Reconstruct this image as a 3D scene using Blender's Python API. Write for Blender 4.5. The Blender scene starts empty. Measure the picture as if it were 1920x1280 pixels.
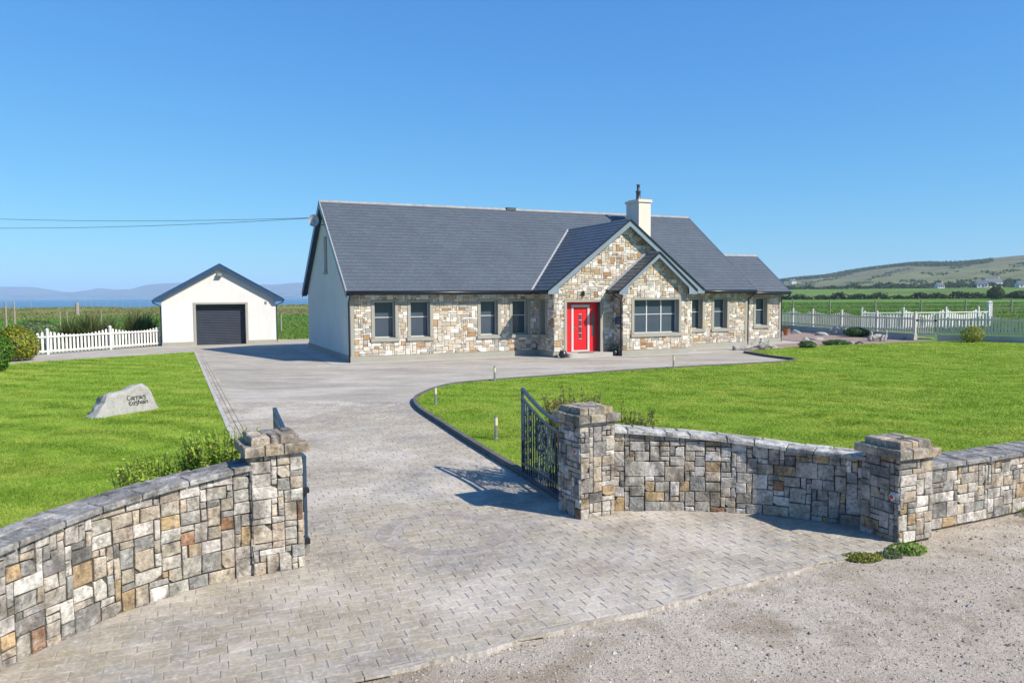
import bpy, math, random
import numpy as np
from mathutils import Vector, Matrix
from mathutils.geometry import tessellate_polygon

scene = bpy.context.scene
COL = scene.collection
R = math.radians

# ------------------------------------------------------------------ camera
H_CAM, PITCH, ROLL = 2.75, 0.0613, 0.0058
cam_data = bpy.data.cameras.new("camera")
cam_data.sensor_width = 36.0
cam_data.lens = 1412.04 / 1920 * 36
cam_data.clip_start, cam_data.clip_end = 0.05, 60000
cam = bpy.data.objects.new("camera", cam_data)
COL.objects.link(cam)
cam.matrix_world = (Matrix.Translation((0, 0, H_CAM)) @ Matrix.Rotation(math.pi / 2 - PITCH, 4, 'X')
                    @ Matrix.Rotation(-ROLL, 4, 'Z'))
scene.camera = cam

# ------------------------------------------------------------------ sky, sun, exposure
SUN_AZ = Vector((0.875, -0.485)).normalized()
SUN_EL = R(40)
SUN_DIR = Vector((SUN_AZ.x * math.cos(SUN_EL), SUN_AZ.y * math.cos(SUN_EL), math.sin(SUN_EL)))
world = bpy.data.worlds.new("World")
scene.world = world
world.use_nodes = True
wn = world.node_tree.nodes
sky = wn.new('ShaderNodeTexSky')
sky.sky_type = 'NISHITA'
sky.sun_disc = False
sky.sun_elevation = SUN_EL
sky.sun_rotation = math.atan2(SUN_AZ.x, SUN_AZ.y)
sky.altitude = 20
sky.air_density = 1.0
sky.dust_density = 0.15
sky.ozone_density = 3.0
wn['Background'].inputs['Strength'].default_value = 0.138
# grade of the whole dome, channel by channel: a clear, evenly blue maritime sky
sep = wn.new('ShaderNodeSeparateColor')
comb = wn.new('ShaderNodeCombineColor')
world.node_tree.links.new(sky.outputs[0], sep.inputs[0])
for ch, (k_, g_) in enumerate(((.44, .92), (1.16, .72), (3.05, .39))):
    pw = wn.new('ShaderNodeMath'); pw.operation = 'POWER'; pw.inputs[1].default_value = g_
    ml = wn.new('ShaderNodeMath'); ml.operation = 'MULTIPLY'; ml.inputs[1].default_value = k_
    world.node_tree.links.new(sep.outputs[ch], pw.inputs[0])
    world.node_tree.links.new(pw.outputs[0], ml.inputs[0])
    world.node_tree.links.new(ml.outputs[0], comb.inputs[ch])
world.node_tree.links.new(comb.outputs[0], wn['Background'].inputs['Color'])
wn['Background'].inputs['Strength'].default_value = 0.10
sun_data = bpy.data.lights.new("sun", 'SUN')
sun_data.energy = 5.0
sun_data.angle = R(0.53)
sun_data.color = (1.0, 0.915, 0.79)
sun = bpy.data.objects.new("sun", sun_data)
COL.objects.link(sun)
sun.rotation_euler = (-SUN_DIR).to_track_quat('-Z', 'Y').to_euler()
scene.view_settings.view_transform = 'Standard'
scene.view_settings.look = 'None'
scene.view_settings.exposure = 0.55
scene.view_settings.gamma = 1.0
scene.cycles.volume_bounces = 1
scene.cycles.max_bounces = 6

# ------------------------------------------------------------------ object helpers
def tag(o, label, cat, group=None):
    o['label'] = label
    o['category'] = cat
    if group:
        o['group'] = group
    return o

def thing(name, label, cat, loc=(0, 0, 0), rz=0.0, group=None):
    o = bpy.data.objects.new(name, None)
    COL.objects.link(o)
    o.location = loc
    o.rotation_euler = (0, 0, rz)
    return tag(o, label, cat, group)

def make_mesh(name, verts, faces, mat, col=None, smooth=False):
    me = bpy.data.meshes.new(name)
    me.from_pydata([tuple(v) for v in verts], [], faces)
    if mat:
        me.materials.append(mat)
    if col is not None:
        a = me.attributes.new('col', 'FLOAT_COLOR', 'POINT')
        buf = np.ones((len(verts), 4), np.float32)
        buf[:, :3] = np.asarray(col, np.float32)
        a.data.foreach_set('color', buf.ravel())
    if smooth:
        me.shade_smooth()
    me.update()
    return me

def obj(name, verts, faces, mat, parent=None, col=None, smooth=False, loc=None, kind=None):
    me = make_mesh(name, verts, faces, mat, col, smooth)
    o = bpy.data.objects.new(name, me)
    COL.objects.link(o)
    if parent:
        o.parent = parent
    if loc is not None:
        o.location = loc
    if kind:
        o['kind'] = kind
    return o

def np_tris(name, V, mat, parent=None, col=None, kind=None):
    """V: (n,3,3) loose triangles"""
    n = len(V)
    me = bpy.data.meshes.new(name)
    me.vertices.add(n * 3)
    me.vertices.foreach_set('co', V.reshape(-1).astype(np.float32))
    me.loops.add(n * 3)
    me.loops.foreach_set('vertex_index', np.arange(n * 3, dtype=np.int32))
    me.polygons.add(n)
    me.polygons.foreach_set('loop_start', np.arange(0, n * 3, 3, dtype=np.int32))
    me.materials.append(mat)
    if col is not None:
        a = me.attributes.new('col', 'FLOAT_COLOR', 'POINT')
        buf = np.ones((n, 3, 4), np.float32)
        buf[:, :, :3] = col[:, None, :]
        a.data.foreach_set('color', buf.ravel())
    me.update(calc_edges=True)
    o = bpy.data.objects.new(name, me)
    COL.objects.link(o)
    if parent:
        o.parent = parent
    if kind:
        o['kind'] = kind
    return o

class B:
    def __init__(s):
        s.v, s.f, s.c = [], [], []
    def add(s, vs, fs, col=(1, 1, 1)):
        n = len(s.v)
        s.v += [tuple(v) for v in vs]
        s.c += [col] * len(vs)
        s.f += [tuple(i + n for i in f) for f in fs]
        return s
    def box(s, x0, x1, y0, y1, z0, z1, col=(1, 1, 1)):
        vs = [(x, y, z) for z in (z0, z1) for y in (y0, y1) for x in (x0, x1)]
        return s.add(vs, [(0, 2, 3, 1), (4, 5, 7, 6), (0, 1, 5, 4), (2, 6, 7, 3), (0, 4, 6, 2), (1, 3, 7, 5)], col)
    def bar(s, p, q, w, h, up=(0, 0, 1), col=(1, 1, 1)):
        p, q = Vector(p), Vector(q)
        d = (q - p).normalized()
        up = Vector(up)
        sd = d.cross(up)
        if sd.length < 1e-5:
            sd = d.cross(Vector((1, 0, 0)))
        sd.normalize()
        u2 = sd.cross(d).normalized()
        vs = []
        for e in (p, q):
            for a, b in ((-1, -1), (1, -1), (1, 1), (-1, 1)):
                vs.append(e + sd * (a * w / 2) + u2 * (b * h / 2))
        return s.add(vs, [(3, 2, 1, 0), (4, 5, 6, 7), (0, 1, 5, 4), (1, 2, 6, 5), (2, 3, 7, 6), (3, 0, 4, 7)], col)
    def tube(s, pts, r, n=8, col=(1, 1, 1)):
        pts = [Vector(p) for p in pts]
        rs = r if isinstance(r, (list, tuple)) else [r] * len(pts)
        vs, fs = [], []
        ref = None
        for i, p in enumerate(pts):
            t = (pts[min(i + 1, len(pts) - 1)] - pts[max(i - 1, 0)]).normalized()
            if ref is None:
                ref = t.cross(Vector((0, 0, 1)))
                if ref.length < 1e-3:
                    ref = t.cross(Vector((1, 0, 0)))
            ref = (ref - t * ref.dot(t)).normalized()
            b = t.cross(ref)
            for k in range(n):
                a = 2 * math.pi * k / n
                vs.append(p + (ref * math.cos(a) + b * math.sin(a)) * rs[i])
        for i in range(len(pts) - 1):
            for k in range(n):
                fs.append((i * n + k, i * n + (k + 1) % n, (i + 1) * n + (k + 1) % n, (i + 1) * n + k))
        fs.append(tuple(range(n - 1, -1, -1)))
        fs.append(tuple((len(pts) - 1) * n + k for k in range(n)))
        return s.add(vs, fs, col)
    def lathe(s, prof, n=20, c=(0, 0, 0), col=(1, 1, 1)):
        vs, fs = [], []
        for r, z in prof:
            for k in range(n):
                a = 2 * math.pi * k / n
                vs.append((c[0] + r * math.cos(a), c[1] + r * math.sin(a), c[2] + z))
        for i in range(len(prof) - 1):
            for k in range(n):
                fs.append((i * n + k, i * n + (k + 1) % n, (i + 1) * n + (k + 1) % n, (i + 1) * n + k))
        fs.append(tuple(range(n - 1, -1, -1)))
        fs.append(tuple((len(prof) - 1) * n + k for k in range(n)))
        return s.add(vs, fs, col)
    def ext(s, poly, d, col=(1, 1, 1)):
        """extrude a planar polygon (3d points) by vector d"""
        n = len(poly)
        d = Vector(d)
        vs = [Vector(p) for p in poly] + [Vector(p) + d for p in poly]
        fs = [tuple(range(n - 1, -1, -1)), tuple(range(n, 2 * n))]
        fs += [(i, (i + 1) % n, n + (i + 1) % n, n + i) for i in range(n)]
        return s.add(vs, fs, col)
    def poly(s, pts, col=(1, 1, 1)):
        return s.add(pts, [tuple(range(len(pts)))], col)
    def build(s, name, mat, parent=None, smooth=False, usecol=False, loc=None, kind=None):
        return obj(name, s.v, s.f, mat, parent, s.c if usecol else None, smooth, loc, kind)

# ------------------------------------------------------------------ material helpers
def srgb(r, g, b):
    f = lambda c: (c / 255 / 12.92) if c <= 10 else ((c / 255 + 0.055) / 1.055) ** 2.4
    return (f(r), f(g), f(b))

def material(name, base=(0.5, 0.5, 0.5), rough=0.8, spec=0.3, attr=False, mults=(), tints=(), bump=(), metal=0.0,
             coat=0.0, normal_scale=None):
    """mults: (scale, lo, hi) ; tints: (scale, colour, t0, t1, strength) ; bump: (scale, distance) ; all in world space"""
    m = bpy.data.materials.new(name)
    m.use_nodes = True
    nt = m.node_tree
    N, L = nt.nodes, nt.links
    bs = N['Principled BSDF']
    bs.inputs['Roughness'].default_value = rough
    bs.inputs['Specular IOR Level'].default_value = spec
    bs.inputs['Metallic'].default_value = metal
    if coat:
        bs.inputs['Coat Weight'].default_value = coat
        bs.inputs['Coat Roughness'].default_value = 0.08
    geo = N.new('ShaderNodeNewGeometry')
    pos = geo.outputs['Position']
    if attr:
        a = N.new('ShaderNodeAttribute')
        a.attribute_name = 'col'
        cur = a.outputs['Color']
        if base is not None:
            mx = N.new('ShaderNodeMix'); mx.data_type = 'RGBA'; mx.blend_type = 'MULTIPLY'
            mx.inputs['Factor'].default_value = 1
            L.new(cur, mx.inputs[6]); mx.inputs[7].default_value = (*base, 1)
            cur = mx.outputs[2]
    else:
        rgb = N.new('ShaderNodeRGB')
        rgb.outputs[0].default_value = (*base, 1)
        cur = rgb.outputs[0]
    def noise(scale, detail=4, off=0.0, rgh=0.6):
        n = N.new('ShaderNodeTexNoise')
        n.inputs['Detail'].default_value = detail
        n.inputs['Roughness'].default_value = rgh
        mp = N.new('ShaderNodeMapping')
        sc = scale if isinstance(scale, (tuple, list)) else (scale,) * 3
        mp.inputs['Scale'].default_value = sc
        mp.inputs['Location'].default_value = (off, off * 0.7, off * 1.3)
        n.inputs['Scale'].default_value = 1.0
        L.new(pos, mp.inputs['Vector'])
        L.new(mp.outputs[0], n.inputs['Vector'])
        return n.outputs['Fac']
    k = 0.0
    for (scale, col, t0, t1, st) in tints:
        k += 7.3
        mr = N.new('ShaderNodeMapRange')
        mr.inputs[1].default_value, mr.inputs[2].default_value = t0, t1
        mr.inputs[3].default_value, mr.inputs[4].default_value = 0, st
        L.new(noise(scale, 5, k), mr.inputs[0])
        mx = N.new('ShaderNodeMix'); mx.data_type = 'RGBA'
        L.new(mr.outputs[0], mx.inputs[0]); L.new(cur, mx.inputs[6]); mx.inputs[7].default_value = (*col, 1)
        cur = mx.outputs[2]
    for (scale, lo, hi) in mults:
        k += 3.1
        mr = N.new('ShaderNodeMapRange')
        mr.inputs[1].default_value, mr.inputs[2].default_value = 0.3, 0.7
        mr.inputs[3].default_value, mr.inputs[4].default_value = lo, hi
        L.new(noise(scale, 5, k), mr.inputs[0])
        mx = N.new('ShaderNodeMix'); mx.data_type = 'RGBA'; mx.blend_type = 'MULTIPLY'
        mx.inputs[0].default_value = 1
        L.new(cur, mx.inputs[6]); L.new(mr.outputs[0], mx.inputs[7])
        cur = mx.outputs[2]
    L.new(cur, bs.inputs['Base Color'])
    prev = None
    for (scale, dist) in bump:
        k += 1.7
        bp = N.new('ShaderNodeBump')
        bp.inputs['Strength'].default_value = 1.0
        bp.inputs['Distance'].default_value = dist
        L.new(noise(scale, 6, k, 0.65), bp.inputs['Height'])
        if prev:
            L.new(prev, bp.inputs['Normal'])
        prev = bp.outputs[0]
    if prev:
        L.new(prev, bs.inputs['Normal'])
    return m

M = {}
M['house_stone'] = material('house_stone', (1, 1, 1), 0.85, 0.25, attr=True, mults=[(5, .84, 1.1), (28, .82, 1.12)],
                            tints=[(9, (.36, .27, .17), .54, .70, .35)], bump=[(18, .012), (60, .005)])
M['wall_stone'] = material('wall_stone', (1, 1, 1), 0.88, 0.2, attr=True, mults=[(6, .66, 1.2), (26, .70, 1.2), (90, .8, 1.15)],
                           tints=[(7, (.24, .18, .11), .52, .66, .35), (9, (.58, .56, .52), .53, .66, .45), ((5, 5, 3), (.055, .050, .045), .49, .64, .58),
                                  (22, (.05, .046, .042), .54, .66, .5)],
                           bump=[(9, .025), (40, .010)])
M['mortar_dark'] = material('mortar_dark', (.085, .074, .060), 0.95, 0.1, mults=[(20, .6, 1.4)], bump=[(50, .006)])
M['mortar_house'] = material('mortar_house', (.17, .15, .125), 0.95, 0.1, mults=[(20, .7, 1.3)], bump=[(50, .004)])
M['slate'] = material('slate', (1, 1, 1), 0.50, 0.45, attr=True, mults=[(.6, .92, 1.07), (9, .9, 1.1)], bump=[(30, .002)])
M['render_white'] = material('render_white', (.64, .63, .61), 0.9, 0.15, mults=[(.9, .94, 1.03), ((6, 6, .6), .96, 1.02), (40, .96, 1.03)], bump=[(70, .004)])
M['render_cream'] = material('render_cream', (.60, .59, .55), 0.9, 0.15, mults=[(.8, .95, 1.04), (40, .94, 1.04)], bump=[(70, .005)])
M['render_chimney'] = material('render_chimney', (.66, .60, .52), 0.9, 0.15, mults=[(2, .93, 1.04)], bump=[(70, .004)])
M['trim_grey'] = material('trim_grey', (.315, .305, .265), 0.85, 0.2, mults=[(1.5, .92, 1.06), (30, .94, 1.05)], bump=[(60, .002)])
M['navy'] = material('navy', (.024, .058, .125), 0.35, 0.5, mults=[(3, .9, 1.1)])
M['fascia_pale'] = material('fascia_pale', (.185, .235, .285), 0.35, 0.5, mults=[(3, .92, 1.08)])
M['black_plastic'] = material('black_plastic', (.012, .013, .016), 0.35, 0.5)
M['flashing'] = material('flashing', (.29, .30, .31), 0.5, 0.4, mults=[(4, .85, 1.1)])
M['ridge_tile'] = material('ridge_tile', (.27, .275, .275), 0.8, 0.3, mults=[(3, .8, 1.15)], bump=[(40, .003)])
M['pvc'] = material('pvc', (.50, .51, .50), 0.4, 0.4)
M['glass'] = material('glass', (.052, .074, .102), 0.06, 0.5, mults=[(.7, .9, 1.1)])
M['red_paint'] = material('red_paint', (.62, .008, .014), 0.38, 0.5, mults=[(6, .94, 1.04)])
M['metal'] = material('metal', (.45, .46, .48), 0.3, 0.5, metal=1.0)
M['shutter'] = material('shutter', (.048, .056, .078), 0.45, 0.45, mults=[(2, .9, 1.1)])
M['white_paint'] = material('white_paint', (.64, .63, .60), 0.65, 0.3, mults=[(1.5, .88, 1.05), (14, .92, 1.04)], bump=[(40, .002)])
M['fence_grey'] = material('fence_grey', (.60, .56, .50), 0.7, 0.25, mults=[(1.5, .88, 1.05), (14, .9, 1.05)], bump=[(40, .002)])
M['wall_paint_grey'] = material('wall_paint_grey', (.42, .41, .38), 0.9, 0.2, mults=[(.8, .85, 1.08), (12, .92, 1.05)], bump=[(40, .005)])
M['gate_paint'] = material('gate_paint', (.028, .050, .088), 0.38, 0.5, mults=[(8, .85, 1.15)])
M['paver'] = material('paver', (1.05, 1.02, .96), 0.88, 0.2, attr=True,
                      tints=[(.45, (.53, .485, .43), .48, .61, .65), (.8, (.235, .198, .170), .50, .63, .55), (1.1, (.25, .245, .235), .51, .63, .5),
                             (5, (.43, .40, .365), .50, .62, .4), (16, (.50, .465, .43), .54, .66, .5)],
                      mults=[(3.0, .86, 1.1), (30, .80, 1.14)], bump=[(25, .008), (90, .004)])
M['kerb'] = material('kerb', (.12, .118, .115), 0.9, 0.2, mults=[(3, .75, 1.15), (30, .85, 1.1)], bump=[(40, .004)])
M['edging'] = material('edging', (.42, .405, .38), 0.9, 0.2, mults=[(2, .8, 1.1), (25, .85, 1.1)], bump=[(40, .004)])
M['concrete_apron'] = material('concrete_apron', (.40, .385, .355), 0.9, 0.2, mults=[(.7, .86, 1.08), (18, .9, 1.07)], bump=[(60, .003)])
M['road_grit'] = material('road_grit', (.49, .425, .345), 0.95, 0.1,
                          tints=[(.45, (.57, .51, .43), .45, .59, .8), (.8, (.31, .24, .165), .50, .62, .75), (2.2, (.27, .23, .155), .55, .67, .5),
                                 (38, (.12, .105, .09), .56, .64, .6), (60, (.62, .59, .55), .56, .64, .6)],
                          mults=[(9, .85, 1.1), (120, .7, 1.25)], bump=[(30, .02), (110, .012)])
M['pebble'] = material('pebble', (1, 1, 1), 0.9, 0.2, attr=True, bump=[(80, .003)])
M['bed_gravel'] = material('bed_gravel', (.31, .235, .20), 0.95, 0.1, mults=[(1.2, .82, 1.12), (40, .6, 1.35), (120, .7, 1.3)], bump=[(45, .03)])
M['grass'] = material('grass', (1, 1, 1), 0.75, 0.15, attr=True,
                      tints=[(.6, (.40, .45, .085), .48, .60, .6), (1.3, (.14, .25, .02), .50, .62, .6), (.33, (.18, .31, .03), .5, .6, .35)], mults=[(.22, .90, 1.08)])
M['lawn_soil'] = material('lawn_soil', (.24, .345, .045), 0.95, 0.05,
                          tints=[(.6, (.36, .41, .08), .48, .60, .6), (1.3, (.13, .23, .02), .50, .62, .6), (9, (.12, .20, .02), .50, .64, .45)],
                          mults=[(30, .7, 1.25)], bump=[(35, .03)])
M['leaf'] = material('leaf', (1, 1, 1), 0.55, 0.3, attr=True)
M['bark'] = material('bark', (.10, .075, .05), 0.95, 0.1, mults=[(10, .6, 1.3)], bump=[(40, .01)])
M['driftwood'] = material('driftwood', (.42, .40, .37), 0.9, 0.15, mults=[(6, .55, 1.15), (30, .7, 1.2)], bump=[(25, .02)])
M['rock'] = material('rock', (.33, .325, .31), 0.9, 0.15, mults=[(4, .8, 1.15), (22, .85, 1.1)], tints=[(6, (.30, .22, .15), .58, .75, .5)], bump=[(10, .02), (50, .006)])
M['inscription'] = material('inscription', (.02, .02, .02), 0.8, 0.1)
M['terracotta'] = material('terracotta', (.42, .17, .09), 0.85, 0.2, mults=[(8, .8, 1.1)])
M['pot_glaze'] = material('pot_glaze', (.018, .020, .024), 0.3, 0.5)
M['lamp_cream'] = material('lamp_cream', (.64, .54, .36), 0.4, 0.4)
M['steel'] = material('steel', (.40, .39, .37), 0.42, 0.5, metal=0.8)
M['reflector_red'] = material('reflector_red', (.55, .01, .015), 0.25, 0.6)
M['post_wood'] = material('post_wood', (.30, .27, .22), 0.95, 0.1, mults=[(8, .7, 1.2)], bump=[(30, .01)])
M['dish'] = material('dish', (.33, .36, .42), 0.5, 0.4)
M['cable'] = material('cable', (.02, .02, .025), 0.6, 0.3)
M['mountain'] = material('mountain', (.10, .105, .08), 0.95, 0.05, mults=[(.004, .7, 1.25)])
M['far_white'] = material('far_white', (.62, .62, .60), 0.85, 0.1)
M['far_roof'] = material('far_roof', (.10, .11, .13), 0.7, 0.2)

def add_translucency(m, fac, tint=(1.0, 1.0, .6)):
    nt = m.node_tree
    bs = nt.nodes['Principled BSDF']
    out = nt.nodes['Material Output']
    tr = nt.nodes.new('ShaderNodeBsdfTranslucent')
    src = bs.inputs['Base Color'].links[0].from_socket
    mx = nt.nodes.new('ShaderNodeMix'); mx.data_type = 'RGBA'; mx.blend_type = 'MULTIPLY'
    mx.inputs[0].default_value = 1; mx.inputs[7].default_value = (*tint, 1)
    nt.links.new(src, mx.inputs[6]); nt.links.new(mx.outputs[2], tr.inputs['Color'])
    ms = nt.nodes.new('ShaderNodeMixShader'); ms.inputs[0].default_value = fac
    nt.links.new(bs.outputs[0], ms.inputs[1]); nt.links.new(tr.outputs[0], ms.inputs[2])
    nt.links.new(ms.outputs[0], out.inputs['Surface'])
add_translucency(M['grass'], .4)
add_translucency(M['leaf'], .42)

# ------------------------------------------------------------------ geometry utilities
def clip_poly(poly, planes):
    """Sutherland-Hodgman: keep points with a*x+b*y<=c"""
    for a, b, c in planes:
        out = []
        for i in range(len(poly)):
            p, q = poly[i], poly[(i + 1) % len(poly)]
            dp, dq = a * p[0] + b * p[1] - c, a * q[0] + b * q[1] - c
            if dp <= 0:
                out.append(p)
            if (dp < 0 < dq) or (dq < 0 < dp):
                t = dp / (dp - dq)
                out.append((p[0] + (q[0] - p[0]) * t, p[1] + (q[1] - p[1]) * t))
        poly = out
        if len(poly) < 3:
            return []
    return poly

def area(p):
    return 0.5 * sum(p[i][0] * p[(i + 1) % len(p)][1] - p[(i + 1) % len(p)][0] * p[i][1] for i in range(len(p)))

def inside(poly, X, Y):
    """vectorised point in polygon"""
    X, Y = np.asarray(X, float), np.asarray(Y, float)
    r = np.zeros(X.shape, bool)
    n = len(poly)
    for i in range(n):
        x0, y0 = poly[i]
        x1, y1 = poly[(i + 1) % n]
        if y0 == y1:
            continue
        c = ((y0 > Y) != (y1 > Y)) & (X < (x1 - x0) * (Y - y0) / (y1 - y0) + x0)
        r ^= c
    return r

def sheet(name, poly, z, mat, kind='structure', parent=None):
    pts = [Vector((x, y, z)) for x, y in poly]
    tris = tessellate_polygon([pts])
    fs = []
    for t in tris:
        a, b, c = (pts[i] for i in t)
        fs.append(tuple(t) if (b - a).cross(c - a).z > 0 else tuple(reversed(t)))
    return obj(name, pts, fs, mat, parent, kind=kind)

def smooth_path(pts, n=8):
    """Catmull-Rom through 2d points"""
    out = []
    P = [Vector(p) for p in pts]
    P = [P[0] * 2 - P[1]] + P + [P[-1] * 2 - P[-2]]
    for i in range(1, len(P) - 2):
        for k in range(n):
            t = k / n
            a, b, c, d = P[i - 1], P[i], P[i + 1], P[i + 2]
            out.append(0.5 * ((2 * b) + (c - a) * t + (2 * a - 5 * b + 4 * c - d) * t * t + (3 * b - a - 3 * c + d) * t ** 3))
    out.append(P[-2])
    return out

class Path:
    def __init__(s, pts):
        s.p = [Vector((q[0], q[1])) for q in pts]
        s.s = [0.0]
        for a, b in zip(s.p, s.p[1:]):
            s.s.append(s.s[-1] + (b - a).length)
        s.len = s.s[-1]
    def at(s, d):
        d = max(0, min(s.len, d))
        for i in range(len(s.p) - 1):
            if d <= s.s[i + 1] or i == len(s.p) - 2:
                t = (d - s.s[i]) / max(1e-9, s.s[i + 1] - s.s[i])
                return s.p[i].lerp(s.p[i + 1], t), (s.p[i + 1] - s.p[i]).normalized()

def lines_of(a0, a1, edges, cell):
    e = sorted(set([a0, a1] + [x for x in edges if a0 < x < a1]))
    out = [e[0]]
    for p, q in zip(e, e[1:]):
        n = max(1, round((q - p) / cell))
        out += [p + (q - p) * (k + 1) / n for k in range(n)]
    return out

def pack(u0, u1, z0, z1, cell, sizes, holes, rnd):
    """random rubble: rectangles of whole cells, none crossing a hole"""
    U = lines_of(u0, u1, [x for h in holes for x in h[:2]], cell[0])
    Z = lines_of(z0, z1, [x for h in holes for x in h[2:]], cell[1])
    nu, nz = len(U) - 1, len(Z) - 1
    occ = np.zeros((nu, nz), bool)
    for h in holes:
        for i in range(nu):
            for j in range(nz):
                if h[0] < (U[i] + U[i + 1]) / 2 < h[1] and h[2] < (Z[j] + Z[j + 1]) / 2 < h[3]:
                    occ[i, j] = True
    out = []
    order = [(i, j) for j in range(nz) for i in range(nu)]
    for i, j in order:
        if occ[i, j]:
            continue
        w, h = rnd.choice(sizes)
        a = 0
        while a < w and i + a < nu and not occ[i + a, j]:
            a += 1
        b = 0
        while b < h and j + b < nz and not occ[i:i + a, j + b].any():
            b += 1
        occ[i:i + a, j:j + b] = True
        out.append((U[i], U[i + a], Z[j], Z[j + b]))
    return out

def stone_shape(poly, d, ch, rnd, bulge=0.0):
    """chamfered block over polygon; returns (a,b,depth) verts + faces"""
    n = len(poly)
    cx = sum(p[0] for p in poly) / n
    cz = sum(p[1] for p in poly) / n
    r = max(1e-3, min(max(abs(p[0] - cx) for p in poly), max(abs(p[1] - cz) for p in poly)))
    k = max(0.5, 1 - ch / r)
    vs = [(p[0], p[1], -0.01) for p in poly]
    vs += [(p[0], p[1], d - ch * 0.9 + rnd.uniform(-.15, .15) * ch) for p in poly]
    vs += [(cx + (p[0] - cx) * k, cz + (p[1] - cz) * k, d + rnd.uniform(-.5, .5) * bulge) for p in poly]
    vs.append((cx + rnd.uniform(-.2, .2) * r, cz + rnd.uniform(-.2, .2) * r, d + rnd.uniform(0, 1) * bulge))
    fs = []
    for i in range(n):
        j = (i + 1) % n
        fs.append((i, j, n + j, n + i))
        fs.append((n + i, n + j, 2 * n + j, 2 * n + i))
        fs.append((2 * n + i, 2 * n + j, 3 * n))
    return vs, fs

class Frame:
    def __init__(s, o, eu, en):
        s.o, s.eu, s.en = Vector(o), Vector(eu), Vector(en)
    def p(s, u, z, d=0.0):
        return s.o + s.eu * u + Vector((0, 0, z)) + s.en * d

def pick(pal, rnd):
    t = rnd.random() * sum(w for w, _ in pal)
    for w, c in pal:
        t -= w
        if t <= 0:
            break
    k = rnd.uniform(.86, 1.14)
    return tuple(max(0.01, x * k * rnd.uniform(.985, 1.015)) for x in c)

PAL_HOUSE = [(30, (.64, .60, .535)), (24, (.54, .475, .39)), (16, (.43, .385, .32)), (11, (.48, .385, .27)), (11, (.35, .345, .32)),
             (6, (.42, .265, .135)), (8, (.72, .70, .66)), (1.5, (.32, .19, .10))]
PAL_WALL = [(22, (.52, .48, .425)), (20, (.43, .395, .345)), (13, (.33, .32, .30)), (18, (.47, .395, .305)), (7, (.24, .23, .215)),
            (16, (.65, .61, .555)), (7, (.45, .325, .185)), (2.5, (.31, .17, .095)), (12, (.42, .37, .295))]

def stones_on(frame, u0, u1, z0, z1, cell, sizes, holes, clip, pal, proud, joint, jit, rnd, bulge=.006, ch=.012, bend=None):
    """list of (verts3d, faces, colour) ; bend(u) -> Frame for a curved wall"""
    out = []
    for (a, b, c, d) in pack(u0, u1, z0, z1, cell, sizes, holes, rnd):
        j = joint / 2
        q = [(a + j, c + j), (b - j, c + j), (b - j, d - j), (a + j, d - j)]
        q = [(x + rnd.uniform(-jit, jit), y + rnd.uniform(-jit, jit)) for x, y in q]
        if rnd.random() < .16 and (b - a) > cell[0] * 1.5 and (d - c) > cell[1] * 1.5:   # a knocked-off corner
            i = rnd.randrange(4)
            p0, p1, p2 = q[i - 1], q[i], q[(i + 1) % 4]
            t = rnd.uniform(.25, .4)
            q = q[:i] + [(p1[0] + (p0[0] - p1[0]) * t, p1[1] + (p0[1] - p1[1]) * t),
                         (p1[0] + (p2[0] - p1[0]) * t, p1[1] + (p2[1] - p1[1]) * t)] + q[i + 1:]
        if clip:
            q = clip_poly(q, clip)
        if len(q) < 3 or area(q) < .002:
            continue
        vs, fs = stone_shape(q, proud * rnd.uniform(.7, 1.3), ch, rnd, bulge)
        fr = bend((a + b) / 2) if bend else frame
        u_off = (a + b) / 2 if bend else 0
        out.append(([fr.p(v[0] - u_off, v[1], v[2]) for v in vs], fs, pick(pal, rnd)))
    return out

def emit(pieces, name, mat, limit, eye, rest_name):
    """pieces: (parent, verts, faces, col). The `limit` nearest are objects of their own, the rest one mesh per parent."""
    eye = Vector(eye)
    pieces = sorted(pieces, key=lambda p: (p[1][0] - eye).length)
    for par, vs, fs, col in pieces[:limit]:
        c = sum(vs, Vector()) / len(vs)
        obj(name, [v - c for v in vs], fs, mat, par, [col] * len(vs), loc=c)
    rest = {}
    for par, vs, fs, col in pieces[limit:]:
        rest.setdefault(par, B()).add(vs, fs, col)
    for par, b in rest.items():
        b.build(rest_name, mat, par, usecol=True, kind='stuff')

# ------------------------------------------------------------------ terrain
PX = [-3000, 600, 1100, 1300, 1480, 1560, 1640, 1700, 1800, 1920, 2300, 3200, 6000]
PZ = [0, 0, 0, 8, 31, 40, 53, 61, 68, 75, 92, 80, 0]
def smooth01(t):
    t = np.clip(t, 0, 1)
    return t * t * (3 - 2 * t)
def terrain_z(x, y):
    d = np.hypot(x, y)
    az = np.arctan2(x, y)
    fwd = np.abs(az) < 1.45
    px = 960 + 1412 * np.tan(np.clip(az, -1.45, 1.45))
    crest = np.where(fwd, np.interp(px, PX, PZ), 0)
    rise = np.where(crest > 0, 1, 0)
    low = 6.5 * np.clip(crest / 31, 0, 1) * smooth01((d - 300) / 450)
    hill = (crest - 6.5 * np.clip(crest / 31, 0, 1)) * smooth01((d - 720) / 1150)
    und = 1.6 * np.sin(x * .011 + 1) * np.sin(y * .009) + 1.1 * np.sin(x * .03 + y * .021)
    z = low + hill + rise * und * smooth01((d - 700) / 600)
    z = z - crest * .9 * smooth01((d - 2000) / 2500)
    sea_side = smooth01((1150 - px) / 350) * fwd
    dune = (.35 * np.sin(x * .17) * np.sin(y * .11 + 1) + .35 * np.sin(x * .06 + y * .09) + .1) * smooth01((d - 130) / 40)
    z = z + sea_side * (dune - 10.0 * smooth01((d - 232) / 45))
    back = (~fwd) * 0.0
    return z + back - 0.045

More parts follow.
